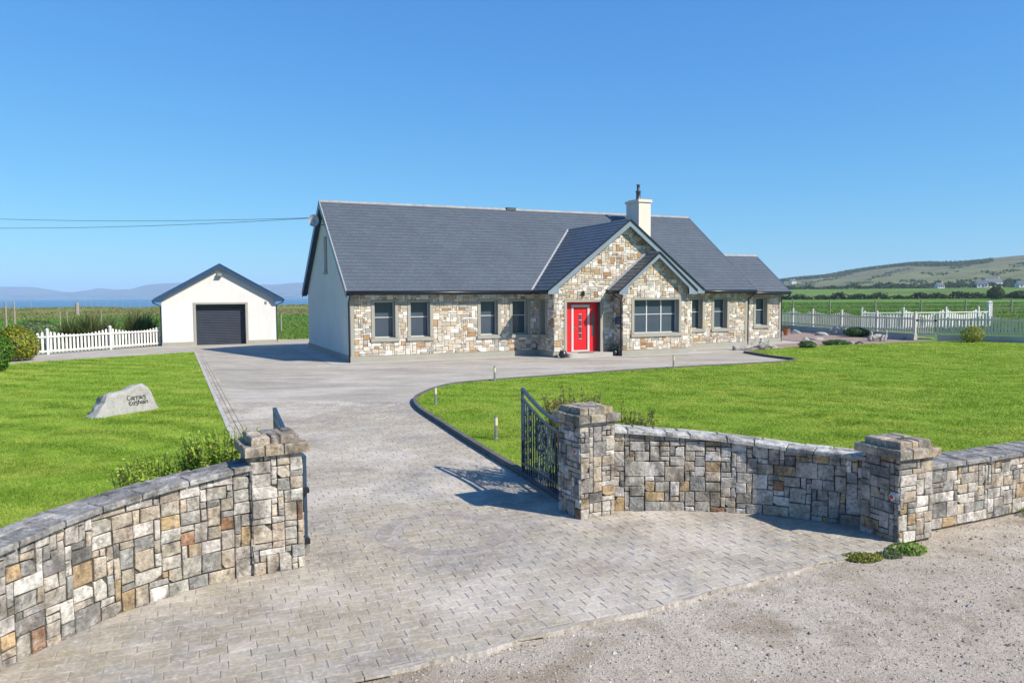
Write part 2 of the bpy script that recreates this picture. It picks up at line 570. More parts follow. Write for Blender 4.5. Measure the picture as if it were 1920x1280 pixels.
def build_terrain():
    az = np.concatenate([np.linspace(-.75, .75, 301), np.linspace(.75, 2 * math.pi - .75, 80)[1:-1]])
    rad = np.concatenate([np.linspace(0.5, 30, 8), np.linspace(36, 300, 60), np.geomspace(308, 2600, 110), np.geomspace(2700, 9000, 10)])
    A, D = np.meshgrid(az, rad, indexing='ij')
    X, Y = D * np.sin(A), D * np.cos(A)
    Z = terrain_z(X, Y)
    na, nr = A.shape
    vs = np.stack([X, Y, Z], -1).reshape(-1, 3)
    fs = []
    for i in range(na):
        i2 = (i + 1) % na
        for j in range(nr - 1):
            fs.append((i * nr + j, i * nr + j + 1, i2 * nr + j + 1, i2 * nr + j))
    fs.append(tuple(i * nr for i in range(na)))
    m = bpy.data.materials.new('field_grass')
    m.use_nodes = True
    N, L = m.node_tree.nodes, m.node_tree.links
    bs = N['Principled BSDF']
    bs.inputs['Roughness'].default_value = .95
    bs.inputs['Specular IOR Level'].default_value = .05
    at = N.new('ShaderNodeAttribute'); at.attribute_name = 'col'
    geo = N.new('ShaderNodeNewGeometry')
    cur = at.outputs['Color']
    for sc, lo, hi in ((.012, .75, 1.2), (.07, .72, 1.22), (.5, .78, 1.2), (3.5, .75, 1.22)):
        n = N.new('ShaderNodeTexNoise'); n.inputs['Scale'].default_value = sc; n.inputs['Detail'].default_value = 6
        L.new(geo.outputs['Position'], n.inputs['Vector'])
        mr = N.new('ShaderNodeMapRange'); mr.inputs[1].default_value = .3; mr.inputs[2].default_value = .7
        mr.inputs[3].default_value = lo; mr.inputs[4].default_value = hi
        L.new(n.outputs['Fac'], mr.inputs[0])
        mx = N.new('ShaderNodeMix'); mx.data_type = 'RGBA'; mx.blend_type = 'MULTIPLY'; mx.inputs[0].default_value = 1
        L.new(cur, mx.inputs[6]); L.new(mr.outputs[0], mx.inputs[7]); cur = mx.outputs[2]
    L.new(cur, bs.inputs['Base Color'])
    # colours of the ground cover by where it grows
    d = D.reshape(-1); x = X.reshape(-1); y = Y.reshape(-1); px = 960 + 1412 * np.tan(np.clip(A.reshape(-1), -1.45, 1.45))
    rng = np.random.default_rng(3)
    col = np.tile(np.array([.100, .200, .030]), (len(d), 1))
    wob = 8 * np.sin(x * .05) + 6 * np.sin(x * .13 + 1)
    def setc(mask, c):
        col[mask] = np.array(c)
    left = px < 1100
    setc(left & (d > 52), (.125, .195, .030))
    setc(left & (d + wob > 74), (.085, .200, .034))
    setc(left & (d + wob > 112), (.23, .235, .085))
    setc(left & (d > 185) & (x < -118), (.55, .50, .40))
    right = px >= 1100
    setc(right & (d > 330), (.115, .185, .040))
    setc(right & (d > 690), (.145, .180, .062))
    setc(right & (d > 900), (.160, .165, .080))
    setc(right & (d > 1350), (.165, .150, .085))
    o = obj('field', vs, fs, m, col=col, smooth=True, kind='structure')
    return o
build_terrain()

sea_mat = material('sea', (.035, .095, .165), 0.28, 0.4, mults=[((.002, .02, 1), .8, 1.2)], bump=[((.15, .6, 1), .15)])
sheet('sea', [(-9000, 180), (2500, 180), (2500, 6900), (-9000, 6900)], -6.2, sea_mat)

def ridge_line(name, pts, Y, depth, base_z, seed, mat):
    rnd = random.Random(seed)
    xs, hs = zip(*pts)
    n = 160
    V, F = [], []
    rows = 7
    for i in range(n):
        px = xs[0] + (xs[-1] - xs[0]) * i / (n - 1)
        py = np.interp(px, xs, hs)
        yh = 560 - .0058 * (px - 100)
        ztop = H_CAM + (yh - py) / 1412 * Y + rnd.uniform(-2, 2)
        X = (px - 960) / 1412 * Y
        for r in range(rows):
            t = r / (rows - 1)
            z = base_z + (ztop - base_z) * (t ** .8)
            V.append((X + rnd.uniform(-25, 25) * (0 < r < rows - 1), Y - depth * (1 - t) + rnd.uniform(-60, 60) * (0 < r < rows - 1), z))
        V.append((X, Y + depth, base_z))
    k = rows + 1
    for i in range(n - 1):
        for r in range(k - 1):
            F.append((i * k + r, (i + 1) * k + r, (i + 1) * k + r + 1, i * k + r + 1))
    return obj(name, V, F, mat, smooth=True, kind='structure')
ridge_line('mountains', [(-700, 552), (-300, 547), (-100, 540), (0, 539.4), (62, 539.4), (103, 545.6), (125, 549.5), (150, 549), (187, 541.6), (219, 544.7),
                         (250, 544), (275, 535.6), (337, 531.6), (420, 533), (490, 534.7), (525, 535.6), (547, 532.5), (575, 531.6), (640, 534),
                         (760, 541), (900, 547), (1100, 553), (1300, 556)], 7600, 700, -7, 5, M['mountain'])
ridge_line('hills', [(-700, 556), (0, 555), (150, 553), (230, 556), (380, 553), (560, 550), (800, 555), (1100, 558)], 7000, 250, -7, 9, M['mountain'])

# ------------------------------------------------------------------ ground areas
DRIVE = [(4.30, 8.20), (3.13, 7.56), (2.16, 7.02), (1.31, 6.53), (.24, 6.0), (-.67, 5.51), (-1.21, 5.25), (-2.6, 4.55), (-4.3, 3.7), (-4.2, 5.4),
         (-3.4, 7.6), (-4.6, 12.2), (-16.2, 37.2), (-21.0, 31.3), (-25.5, 26.0), (-27, 30), (-23.5, 36.9), (-20.2, 43.1), (-17.5, 48), (-9, 50),
         (-3, 46), (14, 50), (18, 44), (12.6, 37.0), (10.87, 35.2), (11.16, 32.74), (11.75, 30.85), (11.1, 29.8), (5.4, 27.35), (1.03, 24.9), (-.62, 23.85), (-1.4, 22.5), (1.2, 16),
         (1.6, 9.9), (4.2, 9.0)]
sheet('ground', [(-60, -30), (60, -30), (60, 12), (-60, 12)], -.026, M['road_grit'])
drive_base = material('drive_base', (0.348, 0.319, 0.262), 0.9, 0.2,
                      tints=[((.35, .9, .5), (.47, .43, .38), .46, .60, .7), ((.3, .8, .5), (.25, .215, .19), .51, .64, .6), ((.12, .12, .1), (.40, .37, .335), .48, .62, .5),
                             (14, (.50, .475, .44), .54, .66, .45)],
                      mults=[((1.2, 3.5, 1), .86, 1.1), ((5, 16, 1), .84, 1.12), (40, .86, 1.1)], bump=[((8, 16, 8), .012), (60, .004)])
DRV = sheet('driveway', DRIVE, 0.0, drive_base)
sheet('paving_bed', [(4.25, 8.22), (3.11, 7.60), (2.14, 7.06), (1.29, 6.57), (.22, 6.04), (-.69, 5.55), (-1.23, 5.29), (-2.6, 4.62), (-4.2, 3.85), (-4.1, 5.4), (-3.3, 7.6), (-4.2, 12.2), (-7.2, 19), (-2.6, 19), (-1.5, 15.9), (.6, 9.9), (4.0, 8.9)],
      .004, material('joint_sand', (.36, .33, .295), .95, .1, mults=[(2, .7, 1.15), (30, .7, 1.2)], bump=[(60, .004)]))
# house position
HX, HY, YAW = -6.6296, 30.9547, 0.4196
cy_, sy_ = math.cos(YAW), math.sin(YAW)
def hw(u, v):
    return (HX + u * cy_ - v * sy_, HY + u * sy_ + v * cy_)
sheet('apron', [hw(-.9, 11.5), hw(-.9, -.75), hw(7.8, -.75), hw(7.8, -2.2), hw(8.6, -2.75), hw(15.9, -3.1), hw(16.7, -2.2), hw(16.7, -1.0), hw(21.3, -1.0), hw(21.6, .6),
                hw(25.7, .6), hw(25.7, 11.5)], .010, M['concrete_apron'])

LAWN_L = [(-15.84, 37.41), (-20.77, 31.52), (-25, 26), (-26, 10), (-24, 2), (-4.35, 2.2), (-4.30, 4.6), (-4.05, 5.7), (-3.75, 6.5), (-3.3, 7.1), (-2.98, 7.6),
          (-3.05, 8.6), (-4.59, 12.66), (-5.34, 14.18), (-8.11, 20.3)]
kerb_pts = smooth_path([(.72, 9.85), (.14, 11.47), (-.2, 12.38), (-.74, 13.84), (-1.45, 15.84), (-2.2, 18.0), (-2.5, 19.55), (-2.42, 20.63), (-2.16, 21.9),
                        (-1.65, 22.95), (-.62, 23.7), (1.03, 24.75), (5.4, 27.2), (10.4, 29.4)], 5)
kerb_pts += [Vector((11.5, 30.3)), Vector((11.7, 30.9)), Vector((11.16, 32.74)), Vector((10.87, 35.0))]
LAWN_R = [(p.x, p.y) for p in kerb_pts] + [(13.95, 37.79), (17.92, 39.45), (21.7, 41.2), (24.6, 41.9), (26.0, 41.0), (27.3, 39.7), (29.5, 37.8), (33, 35.2), (40, 30),
          (40, 24), (8.5, 10.85), (6.3, 9.65), (5.0, 9.0), (4.4, 9.0), (3.6, 9.4), (3.1, 9.62), (2.4, 9.76), (1.4, 9.78)]
lawn_l = sheet('lawn', LAWN_L, .030, M['lawn_soil'])
lawn_r = sheet('lawn', LAWN_R, .065, M['lawn_soil'])
sheet('gravel_bed', [(10.95, 34.6), (10.87, 35.3), hw(20.9, -.95), hw(21.7, .5), hw(25.8, .5), hw(26.5, 4), hw(29, 10), (21.0, 56), (21.4, 53), (22.6, 46.2), (24.2, 42.4), (24.8, 41.7), (21.7, 40.9), (17.92, 39.2), (13.95, 37.5)],
      .022, M['bed_gravel'])
# strip of grass behind the house and garage, path by the fence belongs to the driveway sheet

def strip(name, pts, w, z0, z1, mat, label=None, cat=None, kind='structure'):
    """kerb-like strip of blocks along a path; w to the right side of travel"""
    path = Path(pts)
    n = max(2, int(path.len / .5))
    par = None
    b = B()
    L, Rr = [], []
    for i in range(n + 1):
        p, t = path.at(path.len * i / n)
        nrm = Vector((t.y, -t.x))
        L.append(p); Rr.append(p + nrm * w)
    vs, fs = [], []
    for p, q in zip(L, Rr):
        vs += [(p.x, p.y, z0), (p.x, p.y, z1), (q.x, q.y, z1), (q.x, q.y, z0)]
    for i in range(n):
        for k in range(3):
            fs.append((i * 4 + k, i * 4 + k + 1, i * 4 + 4 + k + 1, i * 4 + 4 + k))
    fs += [(0, 1, 2, 3), (n * 4 + 3, n * 4 + 2, n * 4 + 1, n * 4)]
    return obj(name, vs, fs, mat, kind=kind)
strip('kerb', kerb_pts, -.09, -.01, .105, M['kerb'])
strip('lawn_edging', [(-3.05, 8.6), (-4.59, 12.66), (-5.34, 14.18), (-8.11, 20.3), (-15.84, 37.41)], .10, -.01, .040, M['edging'])
strip('lawn_edging', [(-15.84, 37.41), (-20.77, 31.52), (-25, 26)], .10, -.01, .040, M['edging'])

# ------------------------------------------------------------------ paving blocks
def build_pavers():
    rnd = random.Random(11)
    ang = .385
    ca, sa = math.cos(ang), math.sin(ang)
    PW, PL, J = .135, .225, .009
    cx, cy, r1, r2 = -.79, 8.62, .62, .80
    block = [Path([(-4.2, 4.2), (-3.8, 5.41), (-3.6, 6.01), (-3.45, 6.36), (-3.18, 6.76), (-2.92, 7.04), (-2.63, 7.29)])]
    dr = DRIVE
    lr = [(p.x - .0, p.y) for p in kerb_pts] + LAWN_R[len(kerb_pts):]
    pieces = []
    pal = [(4, (0.338, 0.309, 0.253)), (3, (0.359, 0.329, 0.272)), (2, (0.312, 0.283, 0.231)), (2, (0.328, 0.308, 0.263)), (1, (0.302, 0.258, 0.205)), (2, (0.390, 0.360, 0.298))]
    piers = [((-2.56, 7.26), .517), ((.82, 9.06), .482), ((4.23, 8.12), .40)]
    def blocked(x, y):
        for (px, py), a in piers:
            lx = (x - px) * math.cos(a) + (y - py) * math.sin(a)
            ly = -(x - px) * math.sin(a) + (y - py) * math.cos(a)
            if -.05 < lx < .55 and -.05 < ly < .55:
                return True
        return False
    def top(q, z, zb):
        q = [(x + rnd.uniform(-.004, .004), y + rnd.uniform(-.004, .004)) for x, y in q]
        n = len(q)
        mx = sum(p[0] for p in q) / n; my = sum(p[1] for p in q) / n
        k = .965
        vs = [Vector((x, y, zb)) for x, y in q] + [Vector((x, y, z - .003)) for x, y in q] + [Vector((mx + (x - mx) * k, my + (y - my) * .95, z + rnd.uniform(-.001, .001))) for x, y in q]
        fs = []
        for i in range(n):
            j = (i + 1) % n
            fs += [(i, j, n + j, n + i), (n + i, n + j, 2 * n + j, 2 * n + i)]
        fs.append(tuple(range(2 * n, 3 * n)))
        return vs, fs
    xs = []
    for r in range(-20, 150):
        off = (r % 2) * PL / 2 + rnd.uniform(-.045, .045)
        cuts = {}
        for k in range(-34, 66):
            u0 = k * PL + off
            v0 = r * PW
            cu, cv = u0 + PL / 2, v0 + PW / 2
            x = -2 + cu * ca - cv * sa
            y = 4 + cu * sa + cv * ca
            if not (3.6 < y < 19.5 and -9 < x < 5):
                continue
            xs.append((u0, v0, x, y))
    X = np.array([p[2] for p in xs]); Y = np.array([p[3] for p in xs])
    ok = inside(dr, X, Y) & ~inside(lr, X, Y) & ~inside(LAWN_L, X, Y)
    # keep clear of the walls' footprint and of the border course
    wall_l = [(-4.6, 3), (-4.0, 3.0), (-3.97, 4.4), (-3.78, 5.45), (-3.55, 6.05), (-3.40, 6.40), (-3.12, 6.78), (-2.86, 7.06), (-2.55, 7.3), (-3, 7.8), (-4.6, 7)]
    wall_r = [(1.2, 9.42), (1.83, 9.40), (2.39, 9.38), (3.03, 9.25), (3.5, 9.04), (4.1, 8.72), (4.4, 9), (3, 9.8), (1.2, 9.8)]
    ok &= ~inside(wall_l, X, Y) & ~inside(wall_r, X, Y)
    def line_pts(a):
        return np.array(a)
    edge = Path([(-3.05, 8.3), (-4.59, 12.66), (-5.34, 14.18), (-8.11, 20.3), (-15.7, 37.1)])
    for (u0, v0, x, y), o in zip(xs, ok):
        if not o or blocked(x, y):
            continue
        rr = math.hypot(x - cx, y - cy)
        if r1 - .045 < rr < r2 + .045:
            continue
        # border course beside the left lawn
        if y > 8.4:
            ex = np.interp(y, [8.3, 12.66, 14.18, 20.3], [-3.05, -4.59, -5.34, -8.11])
            if x < ex + .42:
                continue
        row = round(v0 / PW)
        ja = random.Random(row * 7919 + round(u0 * 1000)).uniform(-.03, .03)
        jb = random.Random(row * 7919 + round((u0 + PL) * 1000)).uniform(-.03, .03)
        q = [(u0 + ja + J / 2, v0 + J / 2), (u0 + PL + jb - J / 2, v0 + J / 2), (u0 + PL + jb - J / 2, v0 + PW - J / 2), (u0 + ja + J / 2, v0 + PW - J / 2)]
        q = [(-2 + a * ca - b * sa, 4 + a * sa + b * ca) for a, b in q]
        vs, fs = top(q, .0085 + rnd.uniform(-.0012, .0012), -.006)
        c_ = pick(pal, rnd)
        pieces.append((DRV, vs, fs, tuple(.45 * a + .55 * b for a, b in zip(c_, (0.338, 0.309, 0.253)))))
    # ring motif
    for k in range(26):
        a0, a1 = 2 * math.pi * k / 26 + .002, 2 * math.pi * (k + 1) / 26 - .002
        q = [(cx + r * math.cos(a), cy + r * math.sin(a)) for r, a in ((r1, a0), (r2, a0), (r2, a1), (r1, a1))]
        vs, fs = top(q, .008, -.006)
        pieces.append((DRV, vs, fs, tuple(c * .80 for c in (.36, .325, .295))))
    # long border pavers beside the left lawn, three courses
    for i in range(3):
        d = 0.0
        while d < edge.len - .3:
            p, t = edge.at(d + .12)
            nrm = Vector((t.y, -t.x))
            o1, o2 = .115 + i * .10, .205 + i * .10
            a, b_ = p - t * .115, p + t * .115
            q = [a + nrm * o1, a + nrm * o2, b_ + nrm * o2, b_ + nrm * o1]
            vs, fs = top([(w.x, w.y) for w in q], .016, -.006)
            pieces.append((DRV, vs, fs, pick(pal, rnd)))
            d += .24
    emit(pieces, 'paver', M['paver'], 300, (0, 0, H_CAM), 'paver_field')
build_pavers()

def build_road_edge():
    """crumbling pale mortar lip between paving and grit"""
    rnd = random.Random(4)
    path = Path([(4.19, 8.10), (3.13, 7.53), (2.16, 6.99), (1.31, 6.50), (.24, 5.97), (-.67, 5.48), (-1.21, 5.22), (-2.6, 4.5)])
    vs, fs = [], []
    n = 240
    for i in range(n + 1):
        p, t = path.at(path.len * i / n)
        nrm = Vector((t.y, -t.x)) * -1
        w = .016 + .04 * math.sin(i * .21) * math.sin(i * .083 + 1) + rnd.uniform(-.012, .012)
        w = max(-.028, w)
        a = p - nrm * .03
        b_ = p + nrm * w
        vs += [(a.x, a.y, .005), (p.x + nrm.x * w * .6, p.y + nrm.y * w * .6, .008 + rnd.uniform(-.003, .004)), (b_.x, b_.y, -.03)]
    for i in range(n):
        for k in range(2):
            fs.append((i * 3 + k, i * 3 + k + 1, i * 3 + 4 + k, i * 3 + 3 + k))
    m = material('mortar_lip', (.44, .40, .35), .95, .1, mults=[(5, .7, 1.1), (40, .75, 1.1)], bump=[(50, .008)])
    obj('road_lip', vs, fs, m, kind='structure')
build_road_edge()

def build_pebbles():
    rng = np.random.default_rng(7)
    n = 26000
    X = rng.uniform(-3, 9, n * 6); Y = rng.uniform(2.5, 10.5, n * 6)
    road = [(-2.6, 4.45), (-.67, 5.46), (.24, 5.94), (1.31, 6.47), (2.16, 6.96), (3.13, 7.5), (4.19, 8.08), (4.75, 8.3), (4.95, 8.65), (6.3, 9.25), (8.5, 10.3), (9, 2.5), (-3, 2.5)]
    ok = inside(road, X, Y) & (rng.random(n * 6) < np.clip((5.5 / np.hypot(X, Y)) ** 1.5, 0, 1))
    X, Y = X[ok][:n], Y[ok][:n]
    n = len(X)
    s = rng.gamma(1.6, .0026, n) + .003
    base = np.array([(1, 0, 0), (-1, 0, 0), (0, 1, 0), (0, -1, 0), (0, 0, .8), (0, 0, -.5)])
    tri = [(0, 2, 4), (2, 1, 4), (1, 3, 4), (3, 0, 4)]
    P = base[None] * s[:, None, None] * rng.uniform(.6, 1.3, (n, 6, 1))
    a = rng.uniform(0, 6.28, n)
    Q = P.copy()
    Q[:, :, 0] = P[:, :, 0] * np.cos(a)[:, None] - P[:, :, 1] * np.sin(a)[:, None] + X[:, None]
    Q[:, :, 1] = P[:, :, 0] * np.sin(a)[:, None] + P[:, :, 1] * np.cos(a)[:, None] + Y[:, None]
    Q[:, :, 2] += -.024
    T = np.concatenate([Q[:, list(t)][:, None] for t in tri], 1).reshape(-1, 3, 3)
    pal = np.array([(.42, .39, .36), (.30, .27, .24), (.14, .13, .12), (.55, .53, .5), (.36, .29, .22)])
    c = pal[rng.choice(5, n, p=[.32, .25, .20, .08, .15])] * rng.uniform(.8, 1.2, (n, 1))
    np_tris('road_pebbles', T, M['pebble'], col=np.repeat(c, 4, 0), kind='stuff')
build_pebbles()

# ------------------------------------------------------------------ lawns: blades
def blades(name, poly, z, n, seed, parent=None, hgt=(.013, .032), dref=9.0, band_dir=(.41, .91)):
    rng = np.random.default_rng(seed)
    xs, ys = [p[0] for p in poly], [p[1] for p in poly]
    accX, accY = [], []
    got = 0
    while got < n:
        X = rng.uniform(min(xs), max(xs), 400000); Y = rng.uniform(min(ys), max(ys), 400000)
        d = np.hypot(X, Y)
        ok = (rng.random(len(X)) < np.clip((dref / d) ** 1.9, 0, 1)) & (np.abs(X) < Y * .72 + 2.5) & (Y > 1)
        X, Y = X[ok], Y[ok]
        k = inside(poly, X, Y)
        accX.append(X[k]); accY.append(Y[k]); got += k.sum()
    X = np.concatenate(accX)[:n]; Y = np.concatenate(accY)[:n]
    d = np.hypot(X, Y)
    h = rng.uniform(*hgt, n) * (1 + .25 * np.sin(X * 1.3 + 2 * np.sin(Y * .9)) * np.sin(Y * 1.1) + .2 * np.sin(X * 2.7 + 1.3 * np.sin(Y * 2.1)) * np.sin(Y * 3.3 + 1))
    w = np.clip(.00062 * d, .004, .03) * rng.uniform(.7, 1.3, n)
    a = rng.uniform(0, 6.283, n)
    lean = rng.uniform(.1, .9, n) * h
    b = rng.uniform(0, 6.283, n)
    band = np.sin((X * band_dir[0] + Y * band_dir[1]) * 2 * np.pi / 1.25 + .9 * np.sin(X * .8 + Y * .31) + .7 * np.sin(X * 2.1 - Y * .7)) * (.5 + .4 * np.sin(X * .37 + 2) * np.sin(Y * .29)) * h
    V = np.zeros((n, 3, 3))
    V[:, 0] = np.stack([X - w * np.cos(a), Y - w * np.sin(a), np.full(n, z - .004)], -1)
    V[:, 1] = np.stack([X + w * np.cos(a), Y + w * np.sin(a), np.full(n, z - .004)], -1)
    V[:, 2] = np.stack([X + lean * np.cos(b) + band * band_dir[1], Y + lean * np.sin(b) - band * band_dir[0], z + h], -1)
    pal = np.array([(.245, .385, .050), (.280, .415, .058), (.190, .325, .038), (.345, .430, .085), (.42, .39, .14)])
    c = pal[rng.choice(5, n, p=[.34, .28, .22, .13, .03])] * rng.uniform(.85, 1.15, (n, 1))
    return np_tris(name, V, M['grass'], parent, c, kind='stuff')
blades('grass_blades', LAWN_L, .030, 260000, 1, lawn_l, band_dir=(.40, .92))
blades('grass_blades', LAWN_R, .065, 330000, 2, lawn_r, dref=12)

# ------------------------------------------------------------------ garden walls and piers
def pier(label, corner, ang, w, ztop, zcap, seed, red=None):
    rnd = random.Random(seed)
    t = thing('gate_pier', label, 'pier', (corner[0], corner[1], 0), ang, 'stone piers of the entrance')
    core = B().box(.02, w - .02, .02, w - .02, -.03, zcap).build('core', M['mortar_dark'], t)
    fr = [Frame((0, .02, 0), (1, 0, 0), (0, -1, 0)), Frame((.02, w, 0), (0, -1, 0), (-1, 0, 0)),
          Frame((w - .02, 0, 0), (0, 1, 0), (1, 0, 0)), Frame((w, w - .02, 0), (-1, 0, 0), (0, 1, 0))]
    sizes = [(2, 1), (3, 2), (2, 2), (3, 1), (1, 1), (4, 2), (2, 3), (1, 2), (4, 1), (3, 3)]
    for f in fr:
        for vs, fs, col in stones_on(f, 0.003, w - .003, 0, zcap, (.064, .064), sizes, [], None, PAL_WALL, .024, .009, .005, rnd, .004, .006):
            c = sum(vs, Vector()) / len(vs)
            obj('stone', [v - c for v in vs], fs, M['wall_stone'], t, [col] * len(vs), loc=c)
    # cap: an overhanging course, then a smaller slab of stones
    def course(x0, x1, z0, z1, nx, ny, off):
        xs = [x0 + (x1 - x0) * i / nx for i in range(nx + 1)]
        for j in range(ny):
            ys = (x0 + (x1 - x0) * j / ny, x0 + (x1 - x0) * (j + 1) / ny)
            cut = [x0] + [x + rnd.uniform(-.05, .05) for x in xs[1:-1]] + [x1]
            for a, b_ in zip(cut, cut[1:]):
                q = [(a + .005, ys[0] + .005), (b_ - .005, ys[0] + .005), (b_ - .005, ys[1] - .005), (a + .005, ys[1] - .005)]
                q = [(x + rnd.uniform(-.005, .005), y + rnd.uniform(-.005, .005)) for x, y in q]
                vs, fs = stone_shape(q, z1 - z0 + rnd.uniform(-.003, .003), .010, rnd, .008)
                col = tuple(k * .80 * m_ for k, m_ in zip(pick(PAL_WALL[:5], rnd), (1.05, .98, .88)))
                c = Vector((sum(p[0] for p in q) / 4, sum(p[1] for p in q) / 4, z0))
                obj('cap_stone', [Vector((v[0], v[1], v[2] + z0)) - c for v in vs], fs, M['wall_stone'], t, [col] * len(vs), loc=c)
    zm = zcap + (ztop - zcap) * .52
    B().box(-.04, w + .04, -.04, w + .04, zcap, zm - .014).build('cap_bed', M['mortar_dark'], t)
    course(-.06, w + .06, zcap + .004, zm, 3, 2, 0)
    B().box(.03, w - .03, .03, w - .03, zm, ztop - .014).build('cap_bed', M['mortar_dark'], t)
    course(.015, w - .015, zm, ztop, 3, 2, 1)
    if red:
        d = B().lathe([(.024, -.02), (.024, .016), (.018, .019)], 20)
        rim = B().lathe([(.036, -.02), (.036, .010), (.032, .012)], 20)
        mat4 = Matrix.Translation(red[0]) @ red[1]
        for nm, b_, mm in (('reflector_rim', rim, M['white_paint']), ('reflector', d, M['reflector_red'])):
            b_.v = [tuple(mat4 @ Vector(v)) for v in b_.v]
            o = b_.build(nm, mm, t)
        o['label'] = 'round red reflector with white rim'
    return t
facing_left = Matrix.Rotation(-math.pi / 2, 4, 'Y')
facing_front = Matrix.Rotation(math.pi / 2, 4, 'X')
pier('square stone gate pier at the end of the low curved wall beside the boulder lawn', (-2.56, 7.26), .517, .505, 1.37, 1.20, 21)
pier('square stone gate pier with red reflector carrying the wholly visible iron gate', (.82, 9.06), .482, .515, 1.366, 1.20, 22, (Vector((-.013, .085, .835)), facing_left))
pier('shorter stone pier with red reflector beside weeds at the grit road', (4.23, 8.12), .40, .52, 1.118, .945, 23, (Vector((-.010, .085, .505)), facing_left))

def garden_wall(name, label, front, hts, thick, seed, cell=.063, cope=(.31, .305, .295)):
    """front: visible face, travelling so that the outside is on the right-hand side; hts: (s fraction, height)"""
    rnd = random.Random(seed)
    path = Path([(p.x, p.y) for p in smooth_path(front, 6)])
    t = thing(name, label, 'wall', (0, 0, 0))
    def hgt(s):
        return float(np.interp(s / path.len, [h[0] for h in hts], [h[1] for h in hts]))
    n = 40
    vs, fs = [], []
    for i in range(n + 1):
        s = path.len * i / n
        p, tt = path.at(s)
        nr = Vector((tt.y, -tt.x))
        for d in (-.005, -thick):
            q = p + nr * d
            vs += [(q.x, q.y, -.04), (q.x, q.y, hgt(s))]
    for i in range(n):
        a, b_ = i * 4, i * 4 + 4
        fs += [(a, b_, b_ + 1, a + 1), (a + 2, a + 3, b_ + 3, b_ + 2), (a + 1, b_ + 1, b_ + 3, a + 3)]
    fs += [(0, 1, 3, 2), (n * 4, n * 4 + 2, n * 4 + 3, n * 4 + 1)]
    obj('core', vs, fs, M['mortar_dark'], t)
    hmax = max(h[1] for h in hts)
    def bend(u):
        p, tt = path.at(u)
        p2, t2 = path.at(u)
        nr = Vector((tt.y, -tt.x))
        return Frame((p.x, p.y, 0), (tt.x, tt.y, 0), (nr.x, nr.y, 0))
    sizes = [(2, 1), (3, 2), (2, 2), (3, 1), (1, 1), (4, 2), (2, 3), (3, 2), (4, 2), (3, 3), (2, 1), (4, 3), (2, 2), (3, 2), (1, 2), (5, 2)]
    sl = np.linspace(0, path.len, 30)
    items = stones_on(None, 0, path.len, 0, hmax + .0, (cell, cell), sizes, [], None, PAL_WALL, .016, .009, .007, rnd, .004, .006, bend)
    pcs = []
    for vs, fs, col in items:
        c = sum(vs, Vector()) / len(vs)
        s_near = min(sl, key=lambda s: (path.at(s)[0] - Vector((c.x, c.y))).length)
        lim = hgt(s_near) - .004
        zmin = min(v.z for v in vs)
        if zmin > lim - .03:
            continue
        vs = [Vector((v.x, v.y, min(v.z, lim))) for v in vs]
        pcs.append((t, vs, fs, col))
    emit(pcs, 'stone', M['wall_stone'], 300, (0, 0, H_CAM), 'stone_facing')
    # coping: two rows of rough slabs
    cw = thick + .09
    for row, (d0, d1) in enumerate(((.055, -cw * .46), (-cw * .46, -cw + .05))):
        s = 0.0
        while s < path.len - .05:
            l = rnd.uniform(.26, .52)
            e = min(path.len, s + l)
            if path.len - e < .12:
                e = path.len
            ring = []
            for ss, dd in ((s + .006, d0), (e - .006, d0), (e - .006, d1), (s + .006, d1)):
                p, tt = path.at(ss)
                q = p + Vector((tt.y, -tt.x)) * (dd + (rnd.uniform(-.005, .005) if dd == d0 and row == 0 else 0) - (.006 if dd == d0 and row else 0))
                ring.append((q.x, q.y, hgt(ss)))
            th = .046 + rnd.uniform(-.003, .003)
            k = .95
            mx = sum(r[0] for r in ring) / 4; my = sum(r[1] for r in ring) / 4
            v8 = [Vector((x, y, z - .003)) for x, y, z in ring] + [Vector((x, y, z + th * .72)) for x, y, z in ring] + \
                 [Vector((mx + (x - mx) * k, my + (y - my) * k, z + th + rnd.uniform(-.003, .003))) for x, y, z in ring]
            f8 = [(3, 2, 1, 0), (8, 9, 10, 11)]
            for i in range(4):
                j = (i + 1) % 4
                f8 += [(i, j, 4 + j, 4 + i), (4 + i, 4 + j, 8 + j, 8 + i)]
            c = sum(v8, Vector()) / 12
            kk_ = rnd.uniform(.75, 1.08)
            col = tuple(x * kk_ for x in cope)
            obj('coping_slab', [v - c for v in v8], f8, M['wall_stone'], t, [col] * 12, loc=c)
            s = e
    return t
garden_wall('garden_wall', 'low curved rubble stone wall with slab coping bounding the boulder lawn',
            [(-4.10, 2.3), (-4.02, 3.5), (-3.92, 4.6), (-3.8, 5.41), (-3.6, 6.01), (-3.45, 6.36), (-3.18, 6.76), (-2.92, 7.04), (-2.52, 7.36)],
            [(0, .80), (.57, .876), (.68, .932), (.84, .988), (1, 1.065)], .30, 31)
garden_wall('garden_wall', 'curved rubble stone wall between the two piers with reflectors',
            [(1.16, 9.44), (1.83, 9.43), (2.39, 9.41), (3.03, 9.28), (3.5, 9.07), (4.12, 8.72)],
            [(0, 1.03), (.4, .93), (.75, .83), (1, .81)], .30, 32, cope=(.56, .55, .52))
garden_wall('garden_wall', 'straight low rubble stone wall along the grit road beyond the shorter pier',
            [(4.62, 8.52), (5.45, 8.89), (6.27, 9.29), (7.4, 9.85), (9.0, 10.65)],
            [(0, .725), (1, .715)], .36, 33)

